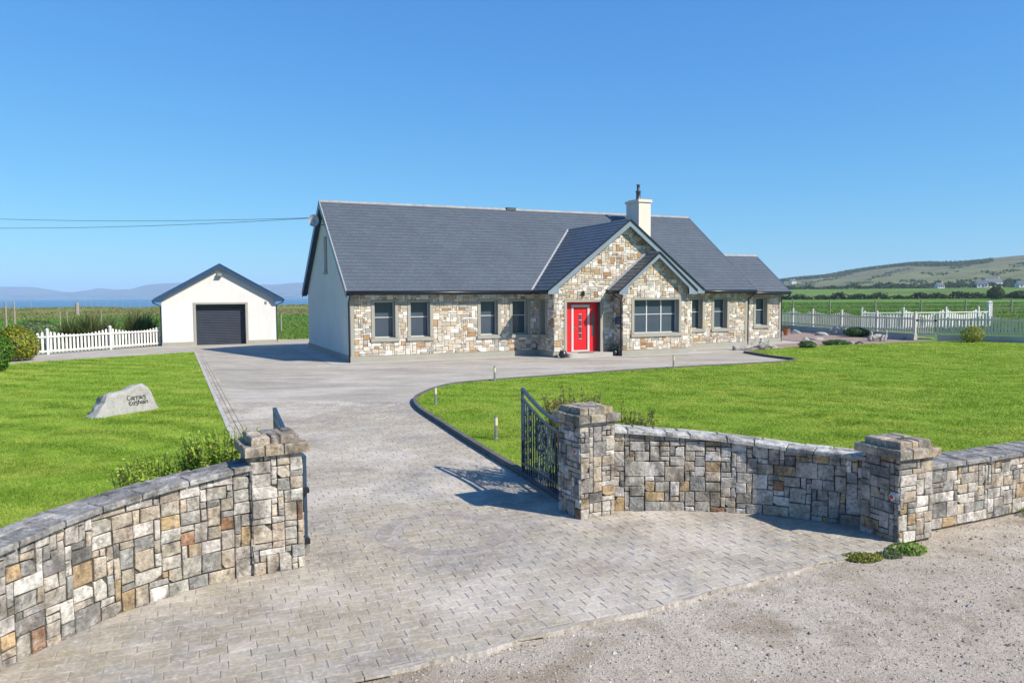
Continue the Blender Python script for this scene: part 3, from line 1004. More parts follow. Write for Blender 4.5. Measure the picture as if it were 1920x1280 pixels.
# ------------------------------------------------------------------ gates
def gate(label, hinge, free, seed):
    hx, hy = hinge
    dx, dy = free[0] - hx, free[1] - hy
    Ln = math.hypot(dx, dy)
    t = thing('driveway_gate', label, 'gate', (hx, hy, 0), math.atan2(dy, dx), 'iron leaves of the driveway gate')
    top = lambda s: 1.06 + .295 * (s / Ln) ** 1.25 - .05 * math.sin(math.pi * s / Ln)
    low = lambda s: top(s) - .135
    for e_ in (0, Ln):
        B().bar((e_, 0, .07), (e_, 0, top(e_) + .01), .035, .035).build('stile', M['gate_paint'], t)
    S = [Ln * i / 14 for i in range(15)]
    b = B()
    for a, c in zip(S, S[1:]):
        b.bar((a, 0, top(a)), (c + .004, 0, top(c)), .045, .035)
    b.build('top_rail', M['gate_paint'], t)
    b = B()
    for a, c in zip(S, S[1:]):
        b.bar((a, 0, low(a)), (c + .004, 0, low(c)), .03, .028)
    b.build('arched_rail', M['gate_paint'], t)
    B().bar((0, 0, .085), (Ln, 0, .085), .035, .035).build('bottom_rail', M['gate_paint'], t)
    B().bar((0, 0, .235), (Ln, 0, .235), .03, .028).build('lower_rail', M['gate_paint'], t)
    nb = 18
    for k in range(1, nb):
        s = Ln * k / nb
        bb = B().bar((s, 0, .09), (s, 0, low(s)), .018, .018)
        bb.build('bar', M['gate_paint'], t)
    def scroll(cx, cz, r, flip, sweep=1.6):
        pts = []
        for i in range(22):
            a = i / 21 * math.pi * 2 * sweep
            rr = r * (1 - .75 * i / 21)
            pts.append((cx + flip * (rr * math.cos(a)), .012, cz + rr * math.sin(a)))
        return B().tube(pts, .0078, 5).build('scroll', M['gate_paint'], t, smooth=True)
    # oval medallion of scrolls towards the free end
    mx, mz = Ln * .56, .74
    for rx, rz in ((.21, .27), (.165, .215)):
        pts = [(mx + rx * math.cos(a), -.012, mz + rz * math.sin(a)) for a in [2 * math.pi * i / 28 for i in range(29)]]
        B().tube(pts, .009, 6).build('medallion_ring', M['gate_paint'], t, smooth=True)
    for sx in (-1, 1):
        for k, (ox, oz, r) in enumerate(((.075, .10, .075), (.075, -.08, .075), (.05, .21, .04), (.05, -.19, .04), (.14, .0, .05))):
            scroll(mx + sx * ox, mz + oz, r, sx)
    for k in range(5):
        z0 = .33 + k * .16
        scroll(Ln * .90, z0, .062, 1); scroll(Ln * .80, z0 + .07, .055, -1)
    for k in range(3):
        scroll(Ln * (.40 + .12 * k), .32, .055, 1 if k % 2 else -1)
    # hinges
    for z in (.16, .70):
        B().box(-.075, .02, -.03, .03, z, z + .05).build('hinge', M['black_plastic'], t)
    B().box(-.02, .055, -.035, .035, .05, .16).build('hinge_shoe', M['steel'], t)
    return t
gate('open wrought iron gate leaf with scroll medallion hung on the pier by the kerb', (.70, 9.66), (.15, 11.2), 1)
gate('open wrought iron gate leaf mostly hidden behind the pier of the boulder lawn', (-2.19, 7.82), (-2.965, 9.32), 2)

# ------------------------------------------------------------------ the house
HOUSE = thing('house', 'long bungalow with stone front, slate roof, stone gables and red front door', 'house', (HX, HY, 0), YAW)
hinv = Matrix.Rotation(-YAW, 4, 'Z') @ Matrix.Translation((-HX, -HY, 0))
EYE_H = hinv @ Vector((0, 0, H_CAM))
HL, HD, UP, P_, UB, BV, UB2 = 20.715, 10.72, 8.558, 1.604, 11.624, 2.331, 15.164
UPR = 15.95
ZE, ZR, UA, WP, ZPA, VV = 2.943, 7.211, 12.253, 4.154, 6.103, 3.858
G_, O_ = .432, .243
SL = (ZR - ZE) / (HD / 2 + G_)
SLP = (ZPA - ZE) / WP
UBA, ZBA, WB = 13.345, 4.63, 2.10
SLB = (ZBA - 2.915) / WB
VF, VB = -P_ - .37, -BV - .34
ZP = .259
ZW = 2.80
rndh = random.Random(77)
STONES = []
SIZES_H = [(2, 1), (3, 2), (2, 2), (3, 1), (1, 1), (2, 1), (4, 2), (1, 2), (4, 1), (2, 3), (1, 1), (3, 1), (2, 2)]
def wall_cells(b, fr, u0, u1, z0, z1, holes, rev=.26, clip=None):
    """front faces around rectangular openings plus their reveals"""
    U = sorted(set([u0, u1] + [x for h in holes for x in h[:2] if u0 < x < u1]))
    Z = sorted(set([z0, z1] + [x for h in holes for x in h[2:] if z0 < x < z1]))
    for a, c in zip(U, U[1:]):
        for d, e in zip(Z, Z[1:]):
            mu, mz = (a + c) / 2, (d + e) / 2
            if any(h[0] < mu < h[1] and h[2] < mz < h[3] for h in holes):
                continue
            q = [(a, d), (c, d), (c, e), (a, e)]
            if clip:
                q = clip_poly(q, clip)
            if len(q) > 2:
                b.poly([fr.p(x, z) for x, z in q])
    for h in holes:
        q = [(h[0], h[2]), (h[1], h[2]), (h[1], h[3]), (h[0], h[3])]
        for i in range(4):
            x, y = q[i], q[(i + 1) % 4]
            b.poly([fr.p(*x), fr.p(*y), fr.p(*y, -rev), fr.p(*x, -rev)])

def window(fr, a0, a1, z0=.84, z1=2.58, panes=1, side=.135, rev=.26):
    """surround, sill, frame with glazing bars, panes; returns opening rect and outer rect"""
    o0, o1, zz0, zz1 = a0 + side, a1 - side, z0 + .16, z1 - .065
    f = B()
    def rect(b, x0, x1, y0, y1, d0, d1):
        b.ext([fr.p(x0, y0, d0), fr.p(x1, y0, d0), fr.p(x1, y1, d0), fr.p(x0, y1, d0)], fr.en * (d1 - d0))
    fw = .038
    dF0, dF1 = -rev - .03, -rev + .035
    rect(f, o0, o0 + fw, zz0, zz1, dF0, dF1); rect(f, o1 - fw, o1, zz0, zz1, dF0, dF1)
    rect(f, o0 + fw, o1 - fw, zz0, zz0 + fw, dF0, dF1); rect(f, o0 + fw, o1 - fw, zz1 - fw, zz1, dF0, dF1)
    zt = zz0 + (zz1 - zz0) * .56
    wp = (o1 - o0 - 2 * fw) / panes
    for k in range(panes):
        xa = o0 + fw + wp * k
        if k:
            rect(f, xa - .028, xa + .028, zz0 + fw, zz1 - fw, dF0, dF1 - .001)
        rect(f, xa + (.028 if k else 0), xa + wp - (.028 if k < panes - 1 else 0), zt - .017, zt + .017, dF0, dF1 - .003)
    w = f.build('window', M['pvc'], HOUSE)
    for k in range(panes):
        xa = o0 + fw + wp * k
        for ya, yb in ((zz0 + fw, zt - .02), (zt + .02, zz1 - fw)):
            p = B(); rect(p, xa + .002, xa + wp - .002, ya - .006, yb + .006, -rev - .012, -rev + .004)
            p.build('pane', M['glass'], w)
    s = B()
    rect(s, a0, o0, z0 + .16, z1, -.01, .045); rect(s, o1, a1, z0 + .16, z1, -.01, .045); rect(s, o0, o1, zz1, z1, -.01, .045)
    # reveals in smooth render
    for x0, x1, y0, y1 in ((o0 - .02, o0, zz0, zz1), (o1, o1 + .02, zz0, zz1), (o0, o1, zz1, zz1 + .02)):
        rect(s, x0, x1, y0, y1, -rev - .02, -.011)
    s.build('surround', M['trim_grey'], w)
    b = B()
    q = [fr.p(a0 - .035, z0, .085), fr.p(a1 + .035, z0, .085), fr.p(a1 + .035, z0 + .135, .085), fr.p(a0 - .035, z0 + .135, .085)]
    q2 = [fr.p(a0 - .035, z0, -.02), fr.p(a1 + .035, z0, -.02), fr.p(a1 + .035, z0 + .155, -.02), fr.p(a0 - .035, z0 + .155, -.02)]
    b.add(q + q2, [(0, 1, 2, 3), (7, 6, 5, 4), (0, 4, 5, 1), (1, 5, 6, 2), (2, 6, 7, 3), (3, 7, 4, 0)])
    rect(b, o0 - .02, o1 + .02, zz0 - .02, zz0, -rev - .03, -.021)
    b.build('sill', M['trim_grey'], w)
    # small ornament on the inner sill
    return (o0 - .02, o1 + .02, zz0 - .02, zz1 + .02), (a0, a1, z0, z1)

def stone_wall(fr, u0, u1, z1, wins, extra_holes=(), clip=None, z0=ZP, cell=.096):
    b = B()
    open_, outer = [], []
    for wd in wins:
        o, q = window(fr, *wd[0], **wd[1])
        open_.append(o); outer.append(q)
    open_ += [h[0] for h in extra_holes]; outer += [h[1] for h in extra_holes]
    wall_cells(b, fr, u0, u1, 0, z1, open_, clip=clip)
    w = b.build('stone_wall', M['mortar_house'], HOUSE)
    for vs, fs, col in stones_on(fr, u0, u1, z0, z1, (cell, cell), SIZES_H, outer, clip, PAL_HOUSE, .022, .013, .009, rndh, .006, .008):
        STONES.append((w, vs, fs, col))
    return w
F0 = Frame((0, 0, 0), (1, 0, 0), (0, -1, 0))
FP = Frame((0, -P_, 0), (1, 0, 0), (0, -1, 0))
FB = Frame((0, -BV, 0), (1, 0, 0), (0, -1, 0))
FW = Frame((0, 1.82, 0), (1, 0, 0), (0, -1, 0))
FPL = Frame((UP, 0, 0), (0, -1, 0), (-1, 0, 0))      # porch flank, a = -v
FBL = Frame((UB, 0, 0), (0, -1, 0), (-1, 0, 0))
FPR = Frame((UPR, 0, 0), (0, 1, 0), (1, 0, 0))
FBR = Frame((UB2, 0, 0), (0, 1, 0), (1, 0, 0))
W1 = dict()
stone_wall(F0, .14, UP, ZW + .1, [((.86, 2.01), {}), ((2.41, 3.54), {}), ((5.60, 6.70), {}), ((7.14, 8.17), {})])
stone_wall(FPL, 0, P_, ZW + .1, [((.16, 1.0), {})])
rake = lambda ua, za, sl, off: [(sl, 1, za - off + sl * ua), (-sl, 1, za - off - sl * ua)]
DOOR_OUT = (9.05, 11.05, 0, 2.53)
DOOR_IN = (9.18, 10.89, .19, 2.43)
stone_wall(FP, UP, UPR, 5.95, [], [(DOOR_IN, DOOR_OUT), ((UB + .02, UB2 - .02, 0, 2.6), (UB, UB2, 0, 2.6))], rake(UA, ZPA, SLP, .17))
stone_wall(FBL, P_, BV, ZW + .1, [])
stone_wall(FB, UB, UB2, 4.5, [((12.08, 14.79), dict(panes=3))], (), rake(UBA, ZBA, SLB, .15))
stone_wall(FBR, -BV, -P_, ZW + .1, [])
stone_wall(FPR, -P_, 0, ZW + .1, [])
stone_wall(F0, UPR, HL, ZW + .1, [((17.0, 17.97), {}), ((18.42, 19.54), {})])
stone_wall(FW, HL, 24.70, 2.76, [((22.78, 23.88), {})])
emit(STONES, 'stone', M['house_stone'], 300, EYE_H, 'stone_facing')

# rendered walls (gable ends and rear)
def gable_end():
    b = B()
    fr = Frame((0, 0, 0), (0, -1, 0), (-1, 0, 0))    # a = -v
    cl = [(SL, 1, ZR - .13 + SL * (-HD / 2)), (-SL, 1, ZR - .13 - SL * (-HD / 2))]
    hole = (-5.78, -4.92, 3.88, 5.58)
    wall_cells(b, fr, -HD, 0, 0, 7.3, [hole], rev=.16, clip=cl)
    fr2 = Frame((HL, 0, 0), (0, 1, 0), (1, 0, 0))
    b.poly([fr2.p(0, 0), fr2.p(HD, 0), fr2.p(HD, 3.1), fr2.p(HD / 2, ZR - .13), fr2.p(0, 3.1)])
    b.poly([(0, HD, 0), (0, HD, 3.1), (HL, HD, 3.1), (HL, HD, 0)])
    b.poly([(24.72, 1.82, 0), (24.72, 6.4, 0), (24.72, 6.4, 2.9), (24.72, 4.11, 4.85), (24.72, 1.82, 2.9)])
    b.poly([(HL, 6.4, 0), (HL, 6.4, 2.8), (24.72, 6.4, 2.8), (24.72, 6.4, 0)])
    b.build('rendered_wall', M['render_cream'], HOUSE)
    f = B()
    def rect(bb, x0, x1, y0, y1, d0, d1):
        bb.ext([fr.p(x0, y0, d0), fr.p(x1, y0, d0), fr.p(x1, y1, d0), fr.p(x0, y1, d0)], fr.en * (d1 - d0))
    for q in ((-5.78, -5.72, 3.88, 5.58), (-4.98, -4.92, 3.88, 5.58), (-5.72, -4.98, 3.88, 3.94), (-5.72, -4.98, 5.52, 5.58), (-5.72, -4.98, 4.68, 4.74)):
        rect(f, *q, -.17, -.11)
    w = f.build('window', M['trim_grey'], HOUSE)
    p = B(); rect(p, -5.72, -4.98, 3.94, 4.68, -.155, -.14); p.build('pane', M['glass'], w)
    p = B(); rect(p, -5.72, -4.98, 4.74, 5.52, -.155, -.14); p.build('pane', M['glass'], w)
    s = B(); rect(s, -5.84, -4.86, 3.80, 3.88, -.02, .06); s.build('sill', M['trim_grey'], w)
gable_end()
# corner bands and plinths
cb = B().box(-.012, .14, -.035, .02, ZP, ZW); cb.build('corner_band', M['trim_grey'], HOUSE)
B().box(HL - .14, HL + .012, -.038, .02, ZP, ZW).build('corner_band', M['trim_grey'], HOUSE)
B().box(24.60, 24.735, 1.78, 1.84, ZP, 2.74).build('corner_band', M['trim_grey'], HOUSE)
def plinth(pts):
    b = B()
    for (a, c) in zip(pts, pts[1:]):
        (u0, v0), (u1, v1) = a, c
        b.box(min(u0, u1) - .045, max(u0, u1) + .045, min(v0, v1) - .045, max(v0, v1) + .045, -.02, ZP)
    return b.build('plinth', M['trim_grey'], HOUSE)
for seg in ([(0, HD), (0, .1)], [(.003, 0), (UP - .05, 0)], [(UP, -.001), (UP, -P_ + .05)], [(UP - .002, -P_), (9.1, -P_)], [(11.0, -P_), (UB - .05, -P_)], [(UB, -P_ + .0), (UB, -BV + .05)],
            [(UB - .002, -BV), (UB2 + .002, -BV)], [(UB2, -BV + .05), (UB2, -P_)], [(UB2 + .05, -P_), (UPR + .002, -P_)], [(UPR, -P_ + .05), (UPR, 0)], [(UPR + .05, 0), (HL + .002, 0)],
            [(HL, .05), (HL, 1.8)], [(HL + .05, 1.82), (24.72, 1.82)], [(24.72, 1.87), (24.72, 6.4)]):
    plinth(seg)

# ---- door
def door():
    fr = Frame((0, -P_, 0), (1, 0, 0), (0, -1, 0))
    def rect(b, x0, x1, y0, y1, d0, d1):
        b.ext([fr.p(x0, y0, d0), fr.p(x1, y0, d0), fr.p(x1, y1, d0), fr.p(x0, y1, d0)], fr.en * (d1 - d0))
    b = B(); rect(b, 9.66, 10.38, .27, 2.20, -.32, -.275)
    leaf = b.build('door', M['red_paint'], HOUSE)
    leaf['label'] = 'red panelled front door with slim leaded glass strip'
    for x0, x1, y0, y1 in ((9.72, 9.93, .36, .62), (10.11, 10.32, .36, .62), (9.72, 9.93, 1.95, 2.12), (10.11, 10.32, 1.95, 2.12), (9.72, 9.9, .72, 1.86), (10.14, 10.32, .72, 1.86)):
        p = B(); rect(p, x0, x1, y0, y1, -.28, -.268)
        q = p
        p.build('door_panel', M['red_paint'], leaf)
    p = B(); rect(p, 9.965, 10.075, .78, 1.88, -.28, -.262); p.build('glass_strip', M['glass'], leaf)
    p = B()
    for z in (.78, 1.04, 1.33, 1.62, 1.88):
        rect(p, 9.95, 10.09, z - .012, z + .012, -.27, -.255)
    p.build('glazing_bars', M['pvc'], leaf)
    p = B(); rect(p, 9.69, 9.72, 1.12, 1.34, -.275, -.262); p.bar(fr.p(9.705, 1.24, -.235), fr.p(9.83, 1.24, -.235), .02, .02); p.bar(fr.p(9.705, 1.24, -.27), fr.p(9.705, 1.24, -.23), .02, .02)
    p.build('handle', M['metal'], leaf)
    f = B()
    rect(f, 9.56, 9.66, .21, 2.30, -.33, -.23); rect(f, 10.38, 10.48, .21, 2.30, -.33, -.23); rect(f, 9.66, 10.38, 2.20, 2.30, -.33, -.23); rect(f, 9.66, 10.38, .21, .27, -.33, -.225)
    f.build('door_frame', M['pvc'], HOUSE)
    s = B(); rect(s, 9.16, 9.56, .19, 2.43, -.33, -.25); s.build('side_panel', M['red_paint'], HOUSE)
    s = B(); rect(s, 10.48, 10.91, .19, 2.43, -.33, -.25); sp = s.build('side_panel', M['red_paint'], HOUSE)
    p = B(); rect(p, 10.60, 10.73, .88, 1.92, -.255, -.24); p.build('glass_strip', M['glass'], sp)
    s = B(); rect(s, 9.56, 10.48, 2.30, 2.43, -.33, -.25); s.build('side_panel', M['red_paint'], HOUSE)
    s = B()
    rect(s, 9.05, 9.18, 0, 2.53, -.01, .05); rect(s, 10.89, 11.05, 0, 2.53, -.01, .05); rect(s, 9.18, 10.89, 2.43, 2.53, -.01, .05)
    rect(s, 9.16, 9.18, .19, 2.43, -.25, -.011); rect(s, 10.89, 10.91, .19, 2.43, -.25, -.011); rect(s, 9.18, 10.89, 2.43, 2.45, -.25, -.011)
    s.build('door_surround', M['trim_grey'], HOUSE)
    st = B()
    out = [(8.98, -P_ + .02), (8.98, -1.9)] + [(9.2 - .22 * math.cos(a), -1.9 - .22 * math.sin(a)) for a in [i * math.pi / 12 for i in range(1, 7)]] + [(11.25, -2.12), (11.25, -P_ + .02)]
    st.ext([(u, v, 0.0) for u, v in out], (0, 0, .185))
    st.box(9.18, 10.89, -P_ - .0, -P_ + .33, .02, .192)
    st.build('doorstep', M['concrete_apron'], HOUSE)
    return
door()
# wall lantern over the door, letterbox on the bay flank
ln = B().box(9.97, 10.06, -P_ - .05, -P_ - .0, 2.70, 2.93); ln.box(9.955, 10.075, -P_ - .16, -P_ - .04, 2.86, 2.90)
ln.lathe([(.035, 0), (.045, .12), (.02, .16)], 10, (10.015, -P_ - .10, 2.70))
tag_l = ln.build('wall_lantern', M['bark'], HOUSE)
lb = B().box(UB - .16, UB - .02, -BV + .06, -BV + .40, 1.42, 1.70)
lb.ext([(UB - .17, -BV + .05, 1.70), (UB - .17, -BV + .41, 1.70), (UB - .02, -BV + .41, 1.76), (UB - .02, -BV + .05, 1.76)], (0, 0, .012))
lb.build('letterbox', M['navy'], HOUSE)

# ---- roofs
roof_items = []
def slope(parent, o, ea, es, la, ls, clip, seed, gauge=.257, sw=.305, th=.010):
    """slates on a plane: o + a*ea + s*es, courses from the eave up"""
    rnd = random.Random(seed)
    ea, es, o = Vector(ea).normalized(), Vector(es).normalized(), Vector(o)
    n = ea.cross(es).normalized()
    if n.z < 0:
        n = -n
    rows = int(ls / gauge) + 1
    base = (.082, .098, .116)
    for r in range(rows):
        s0, s1 = r * gauge, min(ls, r * gauge + gauge + .05)
        off = (r % 2) * sw / 2
        for k in range(-1, int(la / sw) + 2):
            a0, a1 = k * sw + off + .002, (k + 1) * sw + off - .002
            q = clip_poly([(a0, s0), (a1, s0), (a1, s1), (a0, s1)], [(-1, 0, 0), (1, 0, la)] + list(clip))
            if len(q) < 3 or area(q) < .004:
                continue
            lift = rnd.uniform(-.0015, .0025)
            vs, top = [], []
            for a, s in q:
                t = 1 - (s - s0) / (gauge + .05)
                vs.append(o + ea * a + es * s + n * (.002 + .014 * t + lift))
            up = [v + n * th for v in vs]
            m = len(q)
            fs = [tuple(range(m, 2 * m))] + [(i, (i + 1) % m, m + (i + 1) % m, m + i) for i in range(m)]
            if (up[1] - up[0]).cross(up[2] - up[0]).dot(n) < 0:
                fs = [tuple(reversed(f)) for f in fs]
            k2 = rnd.uniform(.95, 1.055)
            roof_items.append((parent, vs + up, fs, tuple(c * k2 * rnd.uniform(.97, 1.03) for c in base)))
def slab(b, quad, th):
    n = (Vector(quad[1]) - Vector(quad[0])).cross(Vector(quad[2]) - Vector(quad[0])).normalized()
    if n.z < 0:
        n = -n
    b.ext(quad, -n * th)
e0, e1 = -O_, HL + O_
main = B()
slab(main, [(e0, -G_, ZE), (e1, -G_, ZE), (e1, HD / 2, ZR), (e0, HD / 2, ZR)], .12)
slab(main, [(e0, HD + G_, ZE), (e1, HD + G_, ZE), (e1, HD / 2 + .001, ZR), (e0, HD / 2 + .001, ZR)], .12)
slate_plain = material('slate_plain', (.065, .072, .088), .55, .4, mults=[((3, 8, 8), .8, 1.2)], bump=[(20, .004)])
ROOF = main.build('roof', slate_plain, HOUSE)
lsM = math.hypot(HD / 2 + G_, ZR - ZE)
slope(ROOF, (e0, -G_, ZE), (1, 0, 0), (0, HD / 2 + G_, ZR - ZE), e1 - e0, lsM, [], 1)
pr = B()
slab(pr, [(UA - WP, VF, ZE), (UA, VF, ZPA), (UA, VV, ZPA), (UA - WP, -G_, ZE)], .10)
slab(pr, [(UA + WP, VF, ZE), (UA + .001, VF, ZPA), (UA + .001, VV, ZPA), (UA + WP, -G_, ZE)], .10)
PROOF = pr.build('porch_roof', slate_plain, HOUSE)
lsP = math.hypot(WP, ZPA - ZE)
# left slope: along +v, up towards the ridge; clipped by the valley
kv = (VV + G_) / lsP
slope(PROOF, (UA - WP, VF, ZE), (0, 1, 0), (WP, 0, ZPA - ZE), VV - VF, lsP, [(1, -kv, -G_ - VF)], 2)
slope(PROOF, (UA + WP, VF, ZE), (0, 1, 0), (-WP, 0, ZPA - ZE), VV - VF, lsP, [(1, -kv, -G_ - VF)], 3)
br = B()
slab(br, [(UBA - WB, VB, 2.915), (UBA, VB, ZBA), (UBA, -P_ + .05, ZBA), (UBA - WB, -P_ + .05, 2.915)], .09)
slab(br, [(UBA + WB, VB, 2.915), (UBA + .001, VB, ZBA), (UBA + .001, -P_ + .05, ZBA), (UBA + WB, -P_ + .05, 2.915)], .09)
BROOF = br.build('bay_roof', slate_plain, HOUSE)
lsB = math.hypot(WB, ZBA - 2.915)
slope(BROOF, (UBA - WB, VB, 2.915), (0, 1, 0), (WB, 0, ZBA - 2.915), -P_ - VB - .02, lsB, [], 4)
slope(BROOF, (UBA + WB, VB, 2.915), (0, 1, 0), (-WB, 0, ZBA - 2.915), -P_ - VB - .02, lsB, [], 5)
wr = B()
WZE, WZR, WV = 2.855, 4.99, 4.11
WG = 1.30
slab(wr, [(19.5, WG, WZE), (24.96, WG, WZE), (24.96, WV, WZR), (19.5, WV, WZR)], .10)
slab(wr, [(19.5, 2 * WV - WG, WZE), (24.96, 2 * WV - WG, WZE), (24.96, WV + .001, WZR), (19.5, WV + .001, WZR)], .10)
WROOF = wr.build('wing_roof', slate_plain, HOUSE)
slope(WROOF, (20.9, WG, WZE), (1, 0, 0), (0, WV - WG, WZR - WZE), 24.96 - 20.9, math.hypot(WV - WG, WZR - WZE), [], 6)
emit(roof_items, 'slate', M['slate'], 300, EYE_H, 'slate_courses')

def ridge_caps(p, q, parent, r=.115, step=.46):
    p, q = Vector(p), Vector(q)
    L = (q - p).length
    d = (q - p).normalized()
    sd = Vector((d.y, -d.x, 0)).normalized()
    n = int(L / step)
    for i in range(n):
        a, c = p + d * (L * i / n + .004), p + d * (L * (i + 1) / n - .004)
        vs, fs = [], []
        for e in (a, c):
            for x, z in ((-r * 1.05, -.085), (-r * .5, -.012), (0, .03), (r * .5, -.012), (r * 1.05, -.085)):
                vs.append(e + sd * x + Vector((0, 0, z + .035)))
        for k in range(4):
            fs.append((k, k + 1, 6 + k, 5 + k))
        fs += [(0, 1, 2, 3, 4), (9, 8, 7, 6, 5), (0, 5, 9, 4)]
        m = (a + c) / 2
        obj('ridge_tile', [v - m for v in vs], fs, M['ridge_tile'], parent, loc=m)
ridge_caps((e0, HD / 2, ZR), (e1, HD / 2, ZR), ROOF)
ridge_caps((20.9, WV, WZR), (24.96, WV, WZR), WROOF)
ridge_caps((UA, VF + .02, ZPA), (UA, VV, ZPA), PROOF, .075)
ridge_caps((UBA, VB + .02, ZBA), (UBA, -P_, ZBA), BROOF, .07)
B().box(9.35, 9.85, HD / 2 - .16, HD / 2 + .16, ZR - .06, ZR + .10).build('ridge_vent', M['slate_dark'] if 'slate_dark' in M else slate_plain, ROOF)
# valley and abutment flashing
nrmM = Vector((0, -SL, 1)).normalized()
fl = B()
for sgn in (-1, 1):
    a, c = Vector((UA + sgn * WP, -G_, ZE + .03)), Vector((UA, VV, ZPA + .03))
    fl.bar(a, c, .16, .012, up=nrmM)
fl.build('valley_flashing', M['flashing'], PROOF)
fl = B()
for sgn in (-1, 1):
    fl.bar((UBA + sgn * (WB), -P_ - .065, 2.915 + .05), (UBA, -P_ - .065, ZBA + .05), .11, .05, up=(0, -1, 0))
fl.build('wall_flashing', M['flashing'], BROOF)

def barge(u_or, apex, sl, half, v, depth, mat, th=.03, drop=.03, name='barge_board', box_end=.0):
    """a pair of boards on a front gable (plane v): each its own part"""
    ua, za = u_or, apex
    for sg in (-1, 1):
        p = [(ua, v, za - drop), (ua + sg * half, v, za - sl * half - drop), (ua + sg * half, v, za - sl * half - drop - depth * .62),
             (ua + sg * (half - .16), v, za - sl * half - drop - depth * .62), (ua + sg * (half - .62 if box_end else half - .16), v, za - sl * (half - (.62 if box_end else .16)) - drop - depth), (ua, v, za - drop - depth)]
        if box_end:
            zb = za - sl * half - drop - .13
            p = [(ua, v, za - drop), (ua + sg * half, v, za - sl * half - drop), (ua + sg * half, v, zb), (ua + sg * (half - box_end), v, zb),
                 (ua + sg * (half - box_end), v, za - sl * (half - box_end) - drop - depth), (ua, v, za - drop - depth)]
        B().ext(p, (0, th, 0)).build(name, mat, HOUSE)
barge(UA, ZPA, SLP, WP, VF - .005, .26, M['fascia_pale'], box_end=.52)
barge(UBA, ZBA, SLB, WB, VB - .005, .20, M['fascia_pale'], box_end=.46)
# dark soffits behind the boards of the front gables
sf = B()
for sg in (-1, 1):
    sf.ext([(UA + sg * .02, VF + .026, ZPA - .19), (UA + sg * (WP - .02), VF + .026, ZE - .10), (UA + sg * (WP - .02), -P_ + .0, ZE - .10), (UA + sg * .02, -P_ + .0, ZPA - .19)], (0, 0, -.02))
    sf.ext([(UBA + sg * .02, VB + .026, ZBA - .17), (UBA + sg * (WB - .02), VB + .026, 2.80), (UBA + sg * (WB - .02), -BV + .0, 2.80), (UBA + sg * .02, -BV, ZBA - .17)], (0, 0, -.02))
sf.build('gable_soffit', M['fascia_pale'], HOUSE)
# dark dry verge strips, widened to double as shadow lines down the rakes
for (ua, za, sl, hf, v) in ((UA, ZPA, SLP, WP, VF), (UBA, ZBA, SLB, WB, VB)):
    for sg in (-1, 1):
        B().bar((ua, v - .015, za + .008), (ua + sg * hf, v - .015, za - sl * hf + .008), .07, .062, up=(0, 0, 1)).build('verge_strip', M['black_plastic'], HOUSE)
# main gable verges
for uu in (e0, e1):
    for sg in (-1, 1):
        y1 = HD / 2 + sg * (HD / 2 + G_)
        B().bar((uu, HD / 2, ZR - .145), (uu, y1, ZE - .145), .035, .24).build('barge_board', M['navy'], HOUSE)
        B().bar((uu, HD / 2, ZR + .015), (uu, y1, ZE + .015), .05, .03).build('verge_strip', M['flashing'] if (uu < 0 and sg < 0) else (M['navy'] if uu < 0 else slate_plain), HOUSE)
    so = B()
    for sg in (-1, 1):
        y1 = HD / 2 + sg * (HD / 2 + G_)
        lo, hi = (uu + .018, 0.0) if uu < 0 else (HL, uu - .018)
        so.ext([(lo, HD / 2, ZR - .16), (hi, HD / 2, ZR - .16), (hi, y1, ZE - .16), (lo, y1, ZE - .16)], (0, 0, -.02))
    so.build('verge_soffit', M['navy'], HOUSE)
for uu in (24.96,):
    for sg in (-1, 1):
        B().bar((uu, WV, WZR - .09), (uu, WV + sg * (WV - WG), WZE - .09), .035, .2).build('barge_board', M['navy'], HOUSE)
# eaves: fascia, soffit, gutters, downpipes
def eave(u0, u1, v_g, v_w, ze, zs):
    B().box(u0, u1, v_g + .03, v_g + .055, zs, ze - .03).build('fascia', M['navy'], HOUSE)
    B().box(u0, u1, v_g + .056, v_w + .02, zs + .002, zs + .022).build('soffit', M['navy'], HOUSE)
    B().tube([(u0 - .02, v_g - .035, ze - .065), (u1 + .02, v_g - .035, ze - .065)], .058, 10).build('gutter', M['black_plastic'], HOUSE, smooth=True)
eave(e0 + .02, UA - WP - .05, -G_, 0, ZE, 2.785)
eave(UA + WP + .05, e1 - .02, -G_, 0, ZE, 2.785)
eave(HL + .3, 24.94, WG, 1.82, WZE, 2.70)
def side_eave(uw, v0, v1, ug, ze, zs):
    s = 1 if ug > uw else -1
    B().box(min(ug - s * .03, ug - s * .055), max(ug - s * .03, ug - s * .055), v0, v1, zs, ze - .03).build('fascia', M['navy'], HOUSE)
    B().box(min(uw, ug - s * .056), max(uw, ug - s * .056), v0, v1, zs + .002, zs + .022).build('soffit', M['navy'], HOUSE)
    B().tube([(ug + s * .035, v0, ze - .065), (ug + s * .035, v1, ze - .065)], .055, 10).build('gutter', M['black_plastic'], HOUSE, smooth=True)
side_eave(UP, VF + .05, -G_ - .08, UA - WP, ZE, 2.785)
side_eave(UPR, VF + .05, -G_ - .08, UA + WP, ZE, 2.785)
side_eave(UB, VB + .05, -P_ - .03, UBA - WB, 2.915, 2.77)
side_eave(UB2, VB + .05, -P_ - .03, UBA + WB, 2.915, 2.77)
def downpipe(top, knee, foot):
    B().tube([top, (top[0], top[1], top[2] - .10), (knee[0], knee[1], knee[2]), (foot[0], foot[1], foot[2])], .036, 8).build('downpipe', M['black_plastic'], HOUSE, smooth=True)
downpipe((-.10, -G_ - .03, 2.86), (-.075, -.03, 2.50), (-.075, -.03, .02))
downpipe((UBA - WB - .03, -BV + .12, 2.83), (UB - .07, -BV + .03, 2.52), (UB - .07, -BV + .03, .02))
